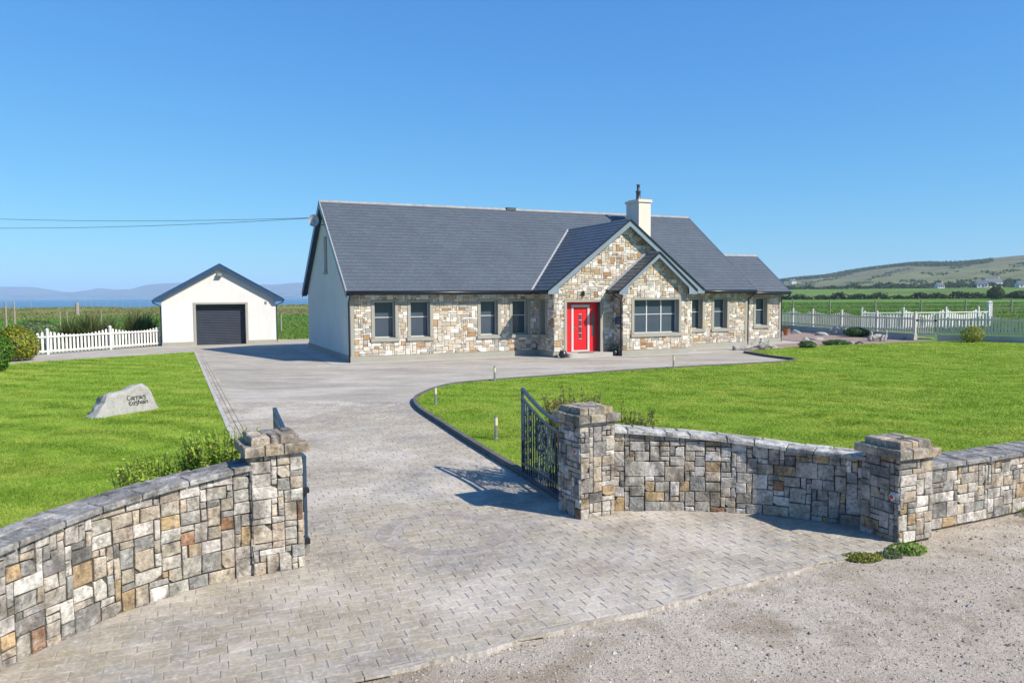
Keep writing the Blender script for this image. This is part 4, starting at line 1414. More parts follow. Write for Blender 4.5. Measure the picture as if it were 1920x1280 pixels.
downpipe((HL + .10, -G_ - .02, 2.86), (HL + .06, -.03, 2.50), (HL + .06, -.03, .02))
downpipe((24.93, WG, 2.77), (24.79, 1.80, 2.42), (24.79, 1.80, .02))
# chimney
ch = B().box(16.13, 16.88, 3.2, 4.43, 5.3, 7.66).build('chimney', M['render_chimney'], ROOF)
B().box(16.07, 16.94, 3.14, 4.49, 7.66, 7.80).build('chimney_cap', M['render_chimney'], ROOF)
B().box(16.17, 16.84, 3.24, 4.39, 7.80, 7.84).build('chimney_flaunching', M['trim_grey'], ROOF)
B().lathe([(.14, 0), (.15, .05), (.12, .08), (.12, .40), (.15, .42), (.15, .47), (.11, .49), (.085, .50), (.085, .76), (.10, .78), (.10, .82)], 16, (16.42, 3.7, 7.83)).build('chimney_pot', M['shutter'], ROOF, smooth=True)
# satellite dish
ds = B()
n = 18
V = [(0, 0, 0)]; Fc = []
for r in (1, 2, 3):
    for k in range(n):
        a = 2 * math.pi * k / n
        rr = .26 * r / 3
        V.append((-.07 * (r / 3) ** 2, rr * math.cos(a), rr * 1.1 * math.sin(a)))
for k in range(n):
    Fc.append((0, 1 + k, 1 + (k + 1) % n))
    for r in range(2):
        Fc.append((1 + r * n + k, 1 + (r + 1) * n + k, 1 + (r + 1) * n + (k + 1) % n, 1 + r * n + (k + 1) % n))
DISH = thing('satellite_dish', 'grey satellite dish on a bracket at the rendered gable of the house', 'dish')
DISH.parent = None
dish_m = Matrix.Translation((HX, HY, 0)) @ Matrix.Rotation(YAW, 4, 'Z') @ Matrix.Translation((-.52, 5.2, 6.28))
DISH.matrix_world = dish_m @ Matrix.Rotation(R(60), 4, 'Z')
obj('reflector_bowl', V, Fc, M['dish'], DISH, smooth=True)
B().tube([(0, 0, 0), (-.22, 0, -.12)], .012, 6).tube([(-.24, 0, -.14), (-.18, 0, -.10)], .03, 8).build('feed_arm', M['metal'], DISH)
dm = DISH.matrix_world.inverted() @ (Matrix.Translation((HX, HY, 0)) @ Matrix.Rotation(YAW, 4, 'Z'))
q0, q1, q2 = dm @ Vector((-.5, 5.2, 6.26)), dm @ Vector((-.35, 5.1, 6.1)), dm @ Vector((.01, 5.0, 6.05))
B().tube([q0, q1, q2], .018, 6).build('bracket', M['black_plastic'], DISH)

# overhead cables to the gable
att = Vector((*hw(-.25, 5.4), 6.45))
def cable(end, sag, label):
    end = Vector(end)
    pts = []
    for i in range(25):
        t = i / 24
        p = att.lerp(end, t); p.z -= sag * 4 * t * (1 - t)
        pts.append(p)
    tag(B().tube(pts, .011, 5).build('overhead_cable', M['cable']), label, 'cable', 'cables running to the house gable')
cable((-41, 50, 8.35), .30, 'upper thin black overhead cable running to the house gable')
cable((-37, 45, 7.05), .28, 'lower thin black overhead cable running to the house gable')

# ------------------------------------------------------------------ garage
GX, GY, GYAW, GW, GD = -19.65, 42.28, .432, 6.164, 8.5
GAR = thing('garage', 'white rendered garage with grey roller door and blue barge boards', 'garage', (GX, GY, 0), GYAW)
GZE, GZR, GO = 2.628, 4.63, .40
GS = (GZR - GZE) / (GW / 2 + GO)
def build_garage():
    fr = Frame((0, 0, 0), (1, 0, 0), (0, -1, 0))
    b = B()
    wall_cells(b, fr, 0, GW, 0, 4.6, [(1.77, 4.46, 0, 2.33)], rev=.35, clip=[(GS, 1, GZR - .14 + GS * GW / 2), (-GS, 1, GZR - .14 - GS * GW / 2)])
    b.poly([(0, 0, 0), (0, 0, 2.76), (0, GD, 2.76), (0, GD, 0)])
    b.poly([(GW, 0, 0), (GW, GD, 0), (GW, GD, 2.76), (GW, 0, 2.76)])
    b.poly([(0, GD, 0), (0, GD, 2.76), (GW / 2, GD, GZR - .14), (GW, GD, 2.76), (GW, GD, 0)])
    b.build('wall', M['render_white'], GAR)
    s = B()
    s.box(1.64, 1.775, -.03, .34, 0, 2.325); s.box(4.455, 4.59, -.03, .34, 0, 2.325); s.box(1.64, 4.59, -.031, .34, 2.325, 2.43)
    s.build('door_surround', M['trim_grey'], GAR)
    s = B().box(-.03, 1.64, -.03, .05, -.02, .20); s.box(4.59, GW + .03, -.03, .05, -.02, .20); s.box(-.031, .0, .05, GD, -.02, .20); s.box(GW, GW + .031, .05, GD, -.02, .20)
    s.build('plinth', M['trim_grey'], GAR)
    door = B().box(1.775, 4.455, .36, .38, 0.0, 2.33).build('roller_door', M['shutter'], GAR)
    nsl = 21
    for i in range(nsl):
        z0, z1 = .10 + 2.0 * i / nsl, .10 + 2.0 * (i + 1) / nsl - .018
        sl = B()
        sl.add([(1.78, .36, z0), (4.45, .36, z0), (4.45, .325, z0 + .015), (1.78, .325, z0 + .015), (4.45, .325, z1 - .02), (1.78, .325, z1 - .02), (4.45, .36, z1), (1.78, .36, z1)],
               [(0, 1, 2, 3), (3, 2, 4, 5), (5, 4, 6, 7)])
        sl.build('slat', M['shutter'], door)
    B().box(1.78, 4.45, .315, .36, .005, .095).build('bottom_bar', M['shutter'], door)
    B().box(1.78, 4.45, .30, .36, 2.115, 2.325).build('shutter_box', M['black_plastic'], door)
    r = B()
    for sg in (-1, 1):
        c = GW / 2
        quad = [(c + sg * (GW / 2 + GO), -.27, GZE), (c + sg * (GW / 2 + GO), GD + .2, GZE), (c, GD + .2, GZR), (c, -.27, GZR)]
        slab(r, quad, .10)
    r.build('roof', slate_plain, GAR)
    c = GW / 2
    hf = GW / 2 + GO
    for sg in (-1, 1):
        zb = GZR - GS * hf - .16
        p = [(c, -.285, GZR - .01), (c + sg * hf, -.285, GZR - GS * hf - .01), (c + sg * hf, -.285, zb), (c + sg * (hf - .42), -.285, zb), (c + sg * (hf - .62), -.285, GZR - GS * (hf - .62) - .23), (c, -.285, GZR - .24)]
        B().ext(p, (0, .03, 0)).build('barge_board', M['navy'], GAR)
        B().bar((c, -.28, GZR + .012), (c + sg * hf, -.28, GZE + .012), .05, .045).build('verge_strip', M['navy'], GAR)
        B().ext([(c, -.255, GZR - .20), (c + sg * (hf - .1), -.255, GZE - .13), (c + sg * (hf - .1), 0, GZE - .13), (c, 0, GZR - .20)], (0, 0, -.015)).build('soffit', M['navy'], GAR)
        B().tube([(c + sg * (hf + .04), -.3, GZE - .06), (c + sg * (hf + .04), GD, GZE - .06)], .055, 10).build('gutter', M['navy'], GAR, smooth=True)
        B().tube([(c + sg * (hf + .03), -.12, GZE - .10), (c + sg * (hf + .02), -.1, GZE - .2), (c + sg * (GW / 2 + .05), .1, GZE - .38), (c + sg * (GW / 2 + .05), .1, .05)], .035, 8).build('downpipe', M['navy'], GAR, smooth=True)
    l = B().box(c - .12, c + .12, -.22, -.06, 3.98, 4.12); l.box(c - .16, c + .16, -.26, -.05, 3.955, 3.98); l.box(c - .03, c + .03, -.08, 0, 4.0, 4.08)
    l.build('flood_lamp', M['steel'], GAR)
    B().box(5.56, 5.66, -.05, 0, 2.34, 2.48).build('sensor', M['steel'], GAR)
build_garage()

# ------------------------------------------------------------------ bollard lights
BOL = []
def bollard(x, y, z, hgt, label):
    t = thing('bollard_light', label, 'bollard light', (x, y, z), 0, 'bollard lights along the lawn edge')
    B().lathe([(.055, 0), (.055, .02), (.035, .035)], 14).build('base', M['steel'], t)
    B().lathe([(.032, .02), (.032, hgt * .60)], 14).build('post', M['steel'], t, smooth=False)
    B().lathe([(.034, hgt * .60), (.034, hgt * .93)], 14).build('lamp_head', M['lamp_cream'], t)
    B().lathe([(.038, hgt * .93), (.038, hgt * .97), (.02, hgt)], 14).build('cap', M['steel'], t)
bollard(-.31, 13.95, .06, .45, 'short steel bollard light with cream head nearest the iron gate')
bollard(-1.90, 18.5, .06, .45, 'short steel bollard light with cream head at the rounded lawn tip')
bollard(-.55, 23.55, .06, .47, 'short steel bollard light with cream head opposite the stone front left of the door')
bollard(5.85, 27.2, .06, .50, 'short steel bollard light with cream head opposite the wide bay window')

# ------------------------------------------------------------------ fences
def fence(label, pts, z0, hgt, seed, group, paint='white_paint', dip=.22, step=.20, pw=.055):
    rnd = random.Random(seed)
    t = thing('picket_fence', label, 'fence', (0, 0, 0), 0, group)
    for i, (x, y) in enumerate(pts):
        b = B().box(-.055, .055, -.055, .055, 0, hgt + .05)
        b.add([(-.075, -.075, hgt + .05), (.075, -.075, hgt + .05), (.075, .075, hgt + .05), (-.075, .075, hgt + .05), (0, 0, hgt + .13)], [(0, 1, 4), (1, 2, 4), (2, 3, 4), (3, 0, 4), (3, 2, 1, 0)])
        p2 = pts[min(i + 1, len(pts) - 1)]; p1 = pts[max(i - 1, 0)]
        o = b.build('post', M[paint], t)
        o.location = (x, y, z0); o.rotation_euler.z = math.atan2(p2[1] - p1[1], p2[0] - p1[0])
    proto = {}
    cnt = 0
    rest = B()
    for (x0, y0), (x1, y1) in zip(pts, pts[1:]):
        L = math.hypot(x1 - x0, y1 - y0)
        if L < .3:
            continue
        a = math.atan2(y1 - y0, x1 - x0)
        for zr in (.16, hgt - .30):
            B().bar((x0, y0, z0 + zr), (x1, y1, z0 + zr), .04, .085).build('rail', M[paint], t)
        n = max(2, round(L / step))
        for k in range(1, n):
            s = k / n
            h = hgt - dip * math.sin(math.pi * s)
            w, th = pw, .011
            b = B()
            vs = [(-w, -th, .06), (w, -th, .06), (w, -th, h - .05), (0, -th, h), (-w, -th, h - .05)]
            b.ext([Vector(v) for v in vs], (0, 2 * th, 0))
            m = Matrix.Translation((x0 + (x1 - x0) * s, y0 + (y1 - y0) * s, z0)) @ Matrix.Rotation(a, 4, 'Z') @ Matrix.Translation((0, .032, 0))
            if cnt < 290:
                key = round(h, 2)
                if key not in proto:
                    proto[key] = make_mesh('picket', b.v, b.f, M[paint])
                o = bpy.data.objects.new('picket', proto[key])
                COL.objects.link(o)
                o.parent = t
                o.matrix_local = m
                cnt += 1
            else:
                rest.add([m @ Vector(v) for v in b.v], b.f)
    if rest.v:
        rest.build('picket_run', M[paint], t, kind='stuff')
    return t
fence('white picket fence beside the white garage with flax behind it', [(-24.6, 34.0), (-22.62, 36.6), (-21.24, 39.75), (-19.85, 42.75)], 0, 1.16, 1, 'white picket fences')
FR1 = [(20.45, 58.6), (20.95, 56.1), (21.35, 53.4), (21.9, 49.97), (22.55, 46.5), (23.42, 43.7)]
FR2 = [(24.08, 42.55), (25.95, 41.3), (27.9, 39.6), (29.9, 37.9), (31.9, 36.2), (34, 34.5)]
def low_wall(label, pts, w, h):
    b = B()
    for i, (p, q) in enumerate(zip(pts, pts[1:])):
        a, c = Vector((*p, h / 2 - .02)), Vector((*q, h / 2 - .02))
        d = (c - a).normalized()
        b.bar(a - d * .0, c + d * .05, w - .002 * (i % 2), h + .04 - .004 * (i % 2))
    tag(b.build('low_wall', M['wall_paint_grey']), label, 'wall', 'low walls under the grey fence')
low_wall('low rendered wall carrying the picket fence from the house to the small gate', FR1, .24, .40)
low_wall('low rendered wall carrying the picket fence from the small gate past the shrub', FR2, .24, .40)
fence('picket fence on a low wall between the house and the small gate', FR1, .40, 1.15, 2, 'white picket fences', 'fence_grey', dip=.24, step=.20, pw=.055)
fence('picket fence on a low wall beyond the small gate behind the yellow shrub', FR2, .40, 1.15, 3, 'white picket fences', 'fence_grey', dip=.24, step=.16, pw=.05)
fence('sunlit white picket fence standing in the field behind the low wall fence', [(26.6, 57.2), (29.6, 56.9), (33.2, 57.6), (36.3, 58.6), (37.3, 58.9)], 0, 1.55, 4, 'white picket fences', dip=.45, step=.24, pw=.075)
def small_gate():
    x0, y0, x1, y1 = 23.47, 43.55, 24.03, 42.65
    L = math.hypot(x1 - x0, y1 - y0)
    t = thing('small_gate', 'small white picket gate in the gap of the low fence wall', 'gate', (x0, y0, .22), math.atan2(y1 - y0, x1 - x0))
    for z in (.2, .95):
        B().bar((0, 0, z), (L, 0, z), .04, .08).build('rail', M['fence_grey'], t)
    for k in range(8):
        s = .06 + (L - .12) * k / 7
        h = 1.30 - .18 * math.sin(math.pi * k / 7)
        B().ext([Vector((s - .036, -.04, .06)), Vector((s + .036, -.04, .06)), Vector((s + .036, -.04, h - .05)), Vector((s, -.04, h)), Vector((s - .036, -.04, h - .05))], (0, .022, 0)).build('picket', M['fence_grey'], t)
    for z in (.95,):
        B().box(-.06, .06, -.06, -.04, z - .06, z + .06).build('hinge', M['black_plastic'], t)
        B().box(L - .06, L + .06, -.06, -.04, z - .06, z + .06).build('latch', M['black_plastic'], t)
small_gate()

# ------------------------------------------------------------------ planting
def leaf_quads(P, Nrm, size, rng, aspect=.5):
    n = len(P)
    t = rng.normal(size=(n, 3)); t -= (t * Nrm).sum(1, keepdims=True) * Nrm
    t /= np.linalg.norm(t, axis=1, keepdims=True) + 1e-9
    b = np.cross(Nrm, t)
    s = (size * rng.uniform(.6, 1.3, n))[:, None]
    A, C = P - t * s, P + t * s
    D, E_ = P + b * s * aspect, P - b * s * aspect
    T1 = np.stack([A, E_, C], 1); T2 = np.stack([A, C, D], 1)
    return np.concatenate([T1, T2], 0)

def bush(name, label, cat, loc, rx, ry, rz, n, size, pal, seed, group=None, lump=.25):
    rng = np.random.default_rng(seed)
    t = thing(name, label, cat, loc, 0, group)
    d = rng.normal(size=(n, 3)); d /= np.linalg.norm(d, axis=1, keepdims=True)
    d[:, 2] = np.where(d[:, 2] < -.78, -d[:, 2], d[:, 2])
    k = 14
    cd = rng.normal(size=(k, 3)); cd /= np.linalg.norm(cd, axis=1, keepdims=True); cd[:, 2] = abs(cd[:, 2])
    dots = d @ cd.T
    r = .78 + lump * np.clip((dots.max(1) - .6) / .4, 0, 1) + rng.normal(0, .05, n)
    r *= np.where(rng.random(n) < .35, rng.uniform(.55, .95, n), 1)
    P = d * r[:, None] * np.array([rx, ry, rz]) + np.array([0, 0, rz * .72])
    P[:, 2] = np.maximum(P[:, 2], .02)
    N_ = d + rng.normal(0, .55, (n, 3)); N_[:, 2] += .3
    N_ /= np.linalg.norm(N_, axis=1, keepdims=True)
    V = leaf_quads(P, N_, np.full(n, size), rng)
    pal = np.array(pal)
    c = pal[rng.integers(0, len(pal), n)] * rng.uniform(.75, 1.25, (n, 1))
    np_tris('foliage', V, M['leaf'], t, np.concatenate([c, c], 0))
    b = B()
    for i in range(7):
        a = rng.uniform(0, 6.28)
        b.tube([(0, 0, -.02), (rx * .3 * math.cos(a), ry * .3 * math.sin(a), rz * .5), (rx * .6 * math.cos(a), ry * .6 * math.sin(a), rz * 1.1)], [.03, .02, .008], 5)
    b.build('stems', M['bark'], t)
    return t

def spiky(name, label, cat, loc, n, length, spread, width, pal, seed, group=None, droop=.5):
    """strap leaves or upright twigs from one base"""
    rng = np.random.default_rng(seed)
    t = thing(name, label, cat, loc, 0, group)
    T, C = [], []
    pal = np.array(pal)
    for i in range(n):
        a = rng.uniform(0, 6.28); L = length * rng.uniform(.6, 1.15); tilt = spread * rng.uniform(.05, 1)
        base = np.array([rng.normal(0, .12 * spread + .04), rng.normal(0, .12 * spread + .04), 0])
        dirh = np.array([math.cos(a), math.sin(a), 0]); sd = np.array([-math.sin(a), math.cos(a), 0])
        pts = []
        for s in range(5):
            q = s / 4
            ang = tilt * (.35 + droop * q * q)
            pts.append(base + dirh * L * q * math.sin(min(1.5, ang)) + np.array([0, 0, L * q * math.cos(min(1.5, ang))]))
        c = pal[rng.integers(len(pal))] * rng.uniform(.75, 1.25)
        for s in range(4):
            w0, w1 = width * (1 - s / 4.3), width * (1 - (s + 1) / 4.3)
            p, q = pts[s], pts[s + 1]
            T += [(p - sd * w0, p + sd * w0, q + sd * w1), (p - sd * w0, q + sd * w1, q - sd * w1)]
            C += [c, c]
    np_tris('leaves', np.array(T), M['leaf'], t, np.array(C))
    if length > .5:
        B().lathe([(.10, -.03), (.08, .06), (.03, .12)], 8).build('crown_base', M['bark'], t)
    return t

def stem_shrub(name, label, loc, n, length, pal, seed, leaf=.03, spread=.5, tip=None):
    """upright shrub: leafy stems"""
    rng = np.random.default_rng(seed)
    t = thing(name, label, 'shrub', loc, 0, 'shrubs by the entrance walls')
    b = B(); P, N_, C = [], [], []
    pal = np.array(pal)
    for i in range(n):
        a = rng.uniform(0, 6.28); r0 = abs(rng.normal(0, .14)) * spread * 2
        L = length * rng.uniform(.55, 1.1)
        p0 = np.array([r0 * math.cos(a), r0 * math.sin(a), 0])
        p1 = p0 + np.array([math.cos(a) * L * spread * .55, math.sin(a) * L * spread * .55, L]) + rng.normal(0, .03, 3)
        b.tube([tuple(p0), tuple((p0 + p1) / 2 + rng.normal(0, .02, 3)), tuple(p1)], [.008, .006, .003], 4)
        m = int(L / .014)
        red = rng.random() < .4
        for k in range(m):
            q = .2 + .8 * k / m
            P.append(p0 + (p1 - p0) * q + rng.normal(0, .022, 3)); N_.append(rng.normal(size=3) + np.array([0, 0, .6]))
            cc = pal[rng.integers(len(pal))]
            if tip is not None and red and q > .90:
                cc = np.array(tip)
            C.append(cc * rng.uniform(.75, 1.25))
    P, N_, C = np.array(P), np.array(N_), np.array(C)
    P[:, 2] = np.maximum(P[:, 2], .02)
    N_ /= np.linalg.norm(N_, axis=1, keepdims=True)
    np_tris('foliage', leaf_quads(P, N_, np.full(len(P), leaf), rng, .4), M['leaf'], t, np.concatenate([C, C], 0))
    b.build('stems', M['bark'], t)

YG = [(.26, .32, .025), (.36, .34, .03), (.17, .25, .025), (.36, .27, .04), (.12, .20, .02)]
DG = [(.08, .19, .02), (.11, .24, .03), (.055, .13, .018), (.15, .27, .04)]
HEBE = [(.15, .23, .09), (.20, .28, .13), (.11, .17, .065)]
bush('hedge_bush', 'rounded yellow-green hedge bush at the end of the white picket fence', 'bush', (-21.75, 33.0, 0), .85, .85, .86, 5200, .06, YG, 51)
bush('hedge_bush', 'darker green rounded bush in front of the yellow-green hedge bush', 'bush', (-19.3, 27.9, 0), .62, .75, .80, 5600, .055, DG, 52)
bush('hebe_bush', 'broad grey-green bush spreading behind the picket fence', 'bush', (-26.0, 40.6, 0), 1.5, 1.2, .80, 5200, .07, HEBE, 53)
FLAX = [(.15, .19, .06), (.20, .24, .09), (.10, .13, .045), (.21, .17, .085)]
for x, y, L, n, lab in ((-24.5, 41.9, 1.7, 330, 'bronze-green flax clump next to the grey-green bush'), (-23.55, 42.1, 1.9, 420, 'wide bronze-green flax clump behind the middle of the picket fence'),
                        (-23.05, 43.0, 1.6, 300, 'smaller flax clump leaning out behind the widest flax clump'), (-22.35, 44.6, 2.0, 420, 'tall flax clump behind the picket fence close to the garage'),
                        (-21.7, 44.9, 1.7, 300, 'lower flax clump between the tall flax clump and the garage')):
    spiky('flax_clump', lab, 'flax', (x, y, 0), int(n * .75), L, 1.0, .055, FLAX, int(60 - x * 10), 'flax clumps behind the fence')
for i, (x, y) in enumerate(((-34, 47), (-31.5, 50), (-36, 43))):
    bush('gorse_scrub', ['low dark scrub by the thin field posts', 'low scrub at the edge of the rough meadow', 'dark scrub near the hedge bushes'][i], 'scrub', (x, y, 0), 1.6, 1.2, .7, 1800, .07, [(.06, .08, .025), (.10, .10, .04)], 70 + i, 'scrub beyond the fence')
SH = [(.26, .42, .04), (.33, .50, .055), (.18, .31, .03), (.40, .50, .08)]
stem_shrub('shrub', 'dense bright green shrub rising behind the curved wall by the boulder lawn pier', (-3.28, 8.35, .03), 420, 1.10, SH, 81, .024, .40)
stem_shrub('shrub', 'low green shrub spilling along the coping of the boulder lawn wall', (-3.85, 8.15, .03), 330, .86, SH, 82, .024, .50)
SR = [(.20, .28, .05), (.26, .31, .065), (.27, .24, .10), (.15, .22, .05)]
stem_shrub('shrub', 'upright red-tipped shrub behind the iron gate and its pier', (.85, 10.75, .065), 130, 1.20, SR, 83, .028, .40, tip=(.24, .16, .08))
stem_shrub('shrub', 'upright red-tipped shrub behind the curved wall next to the gate pier', (1.62, 10.4, .065), 100, 1.03, SR, 84, .028, .42, tip=(.24, .16, .08))
WEED = [(.15, .28, .05), (.20, .34, .06), (.24, .34, .06)]
for i, (x, y, rx, ry, rz, n, lab, pal_) in enumerate(((3.62, 7.70, .20, .10, .035, 700, 'patch of yellowish weeds on the grit before the shorter pier', [(.22, .26, .04), (.15, .20, .03), (.28, .24, .06)]),
                                          (4.22, 7.90, .17, .09, .06, 800, 'green weed clump at the foot of the shorter pier', WEED),
                                          (3.98, 7.80, .12, .07, .03, 400, 'small grey-green weed between the two larger weed patches', [(.13, .19, .10), (.10, .15, .07)]),
                                          (6.62, 9.20, .26, .12, .08, 800, 'grassy weed tuft at the foot of the roadside wall', WEED))):
    bush('weed_clump', lab, 'weeds', (x, y, -.03), rx, ry, rz, n, .017, pal_, 190 + i, 'weeds along the wall foot', lump=.5)

def rock(name, label, cat, loc, sx, sy, sz, seed, rz=0, mat='rock', group=None):
    rnd = random.Random(seed)
    import bmesh
    bm = bmesh.new()
    bmesh.ops.create_icosphere(bm, subdivisions=3, radius=1)
    ph = [rnd.uniform(0, 6) for _ in range(6)]
    for v in bm.verts:
        c = v.co
        k = 1 + .16 * math.sin(c.x * 2.6 + ph[0]) * math.sin(c.y * 2.9 + ph[1]) + .10 * math.sin(c.z * 5 + ph[2] + c.x * 3) + .06 * math.sin(c.y * 9 + ph[3]) * math.sin(c.x * 8 + ph[4])
        v.co = Vector((c.x * sx * k, c.y * sy * k, max(-.25, c.z) * sz * k + sz * .2))
    me = bpy.data.meshes.new(name); bm.to_mesh(me); bm.free()
    me.materials.append(M[mat]); me.shade_smooth()
    o = bpy.data.objects.new(name, me); COL.objects.link(o)
    o.location = loc; o.rotation_euler.z = rz
    return tag(o, label, cat, group)

# gravel bed features: ground points found from the photograph
def gpt(px, py, z=0.0):
    x, y = px - 960, py - 640
    c, s = math.cos(ROLL), math.sin(ROLL)
    x, y = c * x - s * y, s * x + c * y
    cp, sp = math.cos(PITCH), math.sin(PITCH)
    u = -y / 1412.04
    d = (x / 1412.04, cp + u * sp, -sp + u * cp)
    t = (z - H_CAM) / d[2]
    return (d[0] * t, d[1] * t, z)
GRP = 'rocks on the gravel bed'
rock('rock', 'pale rock beside the terracotta pot', 'rock', gpt(1492, 626), .30, .26, .25, 1, group=GRP)
rock('rock', 'long pale flat-topped rock near the fence wall', 'rock', gpt(1541, 629), .50, .32, .20, 2, group=GRP)
rock('rock', 'flat pale rock in the middle of the gravel bed', 'rock', gpt(1531, 637), .44, .32, .13, 3, group=GRP)
rock('rock', 'upright grey rock with a green plant at its foot', 'rock', gpt(1510, 646), .24, .22, .30, 4, group=GRP)
rock('rock', 'low flat grey stone behind the spreading juniper', 'rock', gpt(1586, 643), .48, .26, .08, 5, group=GRP)
JUN = [(.065, .14, .045), (.09, .18, .05), (.05, .10, .035)]
x, y, _ = gpt(1606, 632)
bush('juniper', 'domed green juniper between driftwood pieces by the fence wall', 'plant', (x, y, .02), .78, .5, .34, 2200, .055, JUN, 101, 'junipers in the gravel bed')
x, y, _ = gpt(1569, 648)
bush('juniper', 'flat spreading juniper in the gravel bed', 'plant', (x, y, .02), .75, .42, .16, 1500, .05, JUN, 102, 'junipers in the gravel bed')
x, y, _ = gpt(1513, 654)
bush('juniper', 'small green plant at the foot of the upright grey rock', 'plant', (x, y, .02), .45, .35, .22, 1000, .045, JUN, 103, 'junipers in the gravel bed')
x, y, _ = gpt(1815, 643)
bush('yellow_shrub', 'yellow-green shrub at the lawn edge before the fence wall', 'shrub', (x, y - .4, .06), .60, .52, .50, 1500, .05, [(.32, .36, .045), (.22, .28, .04), (.40, .37, .08), (.15, .21, .03)], 104)
def driftwood(label, loc, limbs, seed, mat='driftwood'):
    rnd = random.Random(seed)
    b = B()
    for pts, r in limbs:
        P2 = smooth_path([Vector(p) for p in pts], 5)
        n = len(P2)
        b.tube([p + Vector((rnd.uniform(-.012, .012), rnd.uniform(-.012, .012), rnd.uniform(-.012, .012))) for p in P2], [r * (1 - .6 * i / n) * rnd.uniform(.85, 1.15) for i in range(n)], 8)
    tag(b.build('driftwood', M[mat], smooth=True, loc=loc), label, 'driftwood', 'driftwood on the gravel bed')
gx, gy, _ = gpt(1418, 656)
driftwood('long bleached driftwood log with dark root end by the lawn corner', (gx, gy, .02), [([(-1.15, -.1, .05), (-.6, -.05, .10), (.0, 0, .20), (.45, .05, .26)], .14), ([(.1, 0, .12), (.3, .1, .42), (.25, .1, .55)], .11),
           ([(.3, 0, .1), (.7, .05, .2), (1.15, .1, .07)], .11), ([(-.5, .1, .08), (-.1, .15, .35), (.1, .2, .55)], .07), ([(.1, -.1, .1), (.5, -.12, .3), (.62, -.1, .42)], .13), ([(.7, 0, .08), (1.3, -.05, .06)], .06)], 1)
gx, gy, _ = gpt(1576, 628)
driftwood('arched pale driftwood branch beside the domed juniper', (gx, gy, .02), [([(-.75, 0, 0), (-.6, .05, .35), (-.2, .05, .55), (.3, 0, .40), (.8, 0, .05)], .075), ([(-.2, 0, .5), (-.35, -.1, .2), (-.45, -.15, 0)], .05), ([(0, 0, .5), (.2, -.15, .2), (.25, -.2, .02)], .04)], 2)
gx, gy, _ = gpt(1647, 640)
driftwood('chunky weathered driftwood stump on the gravel near the lawn', (gx, gy, .02), [([(-.5, 0, .05), (-.42, 0, .35), (-.4, .02, .52)], .15), ([(-.4, 0, .15), (0, 0, .28), (.4, 0, .25)], .17), ([(.3, 0, .0), (.42, .0, .35), (.40, 0, .62)], .12), ([(.1, -.1, 0), (.2, -.1, .35)], .12)], 3)
gx, gy, _ = gpt(1611, 646)
driftwood('tiny dark driftwood piece on the gravel bed', (gx, gy, .02), [([(-.2, 0, .03), (0, 0, .12), (.22, 0, .04)], .06)], 4, 'bark')
gx, gy, _ = gpt(1728, 638)
driftwood('straight grey log lying along the low fence wall', (gx, gy + .2, .05), [([(-.75, .55, .06), (0, 0, .07), (.6, -.45, .06)], .09)], 5)
# terracotta pot
x, y, _ = gpt(1474, 629)
POT_SCALE = .8
POT = thing('flower_pot', 'terracotta flower pot with dry plant by the house corner', 'pot', (x, y, .02))
POT.scale = (POT_SCALE,) * 3
B().lathe([(.16, 0), (.27, .42), (.30, .44), (.30, .52), (.26, .52), (.24, .46), (.0, .45)], 18).build('pot', M['terracotta'], POT, smooth=False)
rng = np.random.default_rng(5)
Pp = rng.normal(0, 1, (500, 3)) * np.array([.17, .17, .12]) + np.array([0, 0, .62])
Nn = rng.normal(size=(500, 3)); Nn /= np.linalg.norm(Nn, axis=1, keepdims=True)
cc = np.array([(.16, .11, .05), (.11, .10, .04), (.20, .12, .06)])[rng.integers(0, 3, 500)]
np_tris('plant', leaf_quads(Pp, Nn, np.full(500, .035), rng), M['leaf'], POT, np.concatenate([cc, cc]))
# glazed urns and mat at the door
for (u, v, s, lab) in ((8.80, -1.98, .19, 'dark glazed urn by the porch corner beside the doorstep'), (11.40, -2.02, .165, 'dark glazed urn between the doorstep and the bay')):
    x, y = hw(u, v)
    t = thing('urn', lab, 'pot', (x, y, .01), 0, 'dark urns at the front door')
    B().lathe([(s * .55, 0), (s * .95, s * .5), (s * 1.0, s * .9), (s * .8, s * 1.35), (s * .62, s * 1.5), (s * .72, s * 1.68), (s * .6, s * 1.70), (s * .5, s * 1.4), (.0, s * 1.2)], 20).build('body', M['pot_glaze'], t, smooth=True)
    if s > .17:
        B().lathe([(s * .6, s * 1.25), (s * .0, s * 1.3)], 16).build('soil', M['bark'], t)
    else:
        rng = np.random.default_rng(8)
        Pp = rng.normal(0, 1, (260, 3)) * np.array([.09, .09, .08]) + np.array([0, 0, s * 1.7 + .08]); Nn = rng.normal(size=(260, 3)); Nn /= np.linalg.norm(Nn, axis=1, keepdims=True)
        cc = np.tile(np.array([(.06, .10, .06)]), (260, 1)) * rng.uniform(.7, 1.3, (260, 1))
        np_tris('plant', leaf_quads(Pp, Nn, np.full(260, .03), rng), M['leaf'], t, np.concatenate([cc, cc]), kind='stuff')
mx_, my_ = hw(10.03, -1.86)
mt = B(); mt.ext([(.42 * math.cos(a), .17 * math.sin(a), 0) for a in [2 * math.pi * i / 24 for i in range(24)]], (0, 0, .018))
o = mt.build('doormat', M['mortar_dark'], loc=(mx_, my_, .186)); o.rotation_euler.z = YAW
tag(o, 'dark oval doormat on the step of the red door', 'doormat')

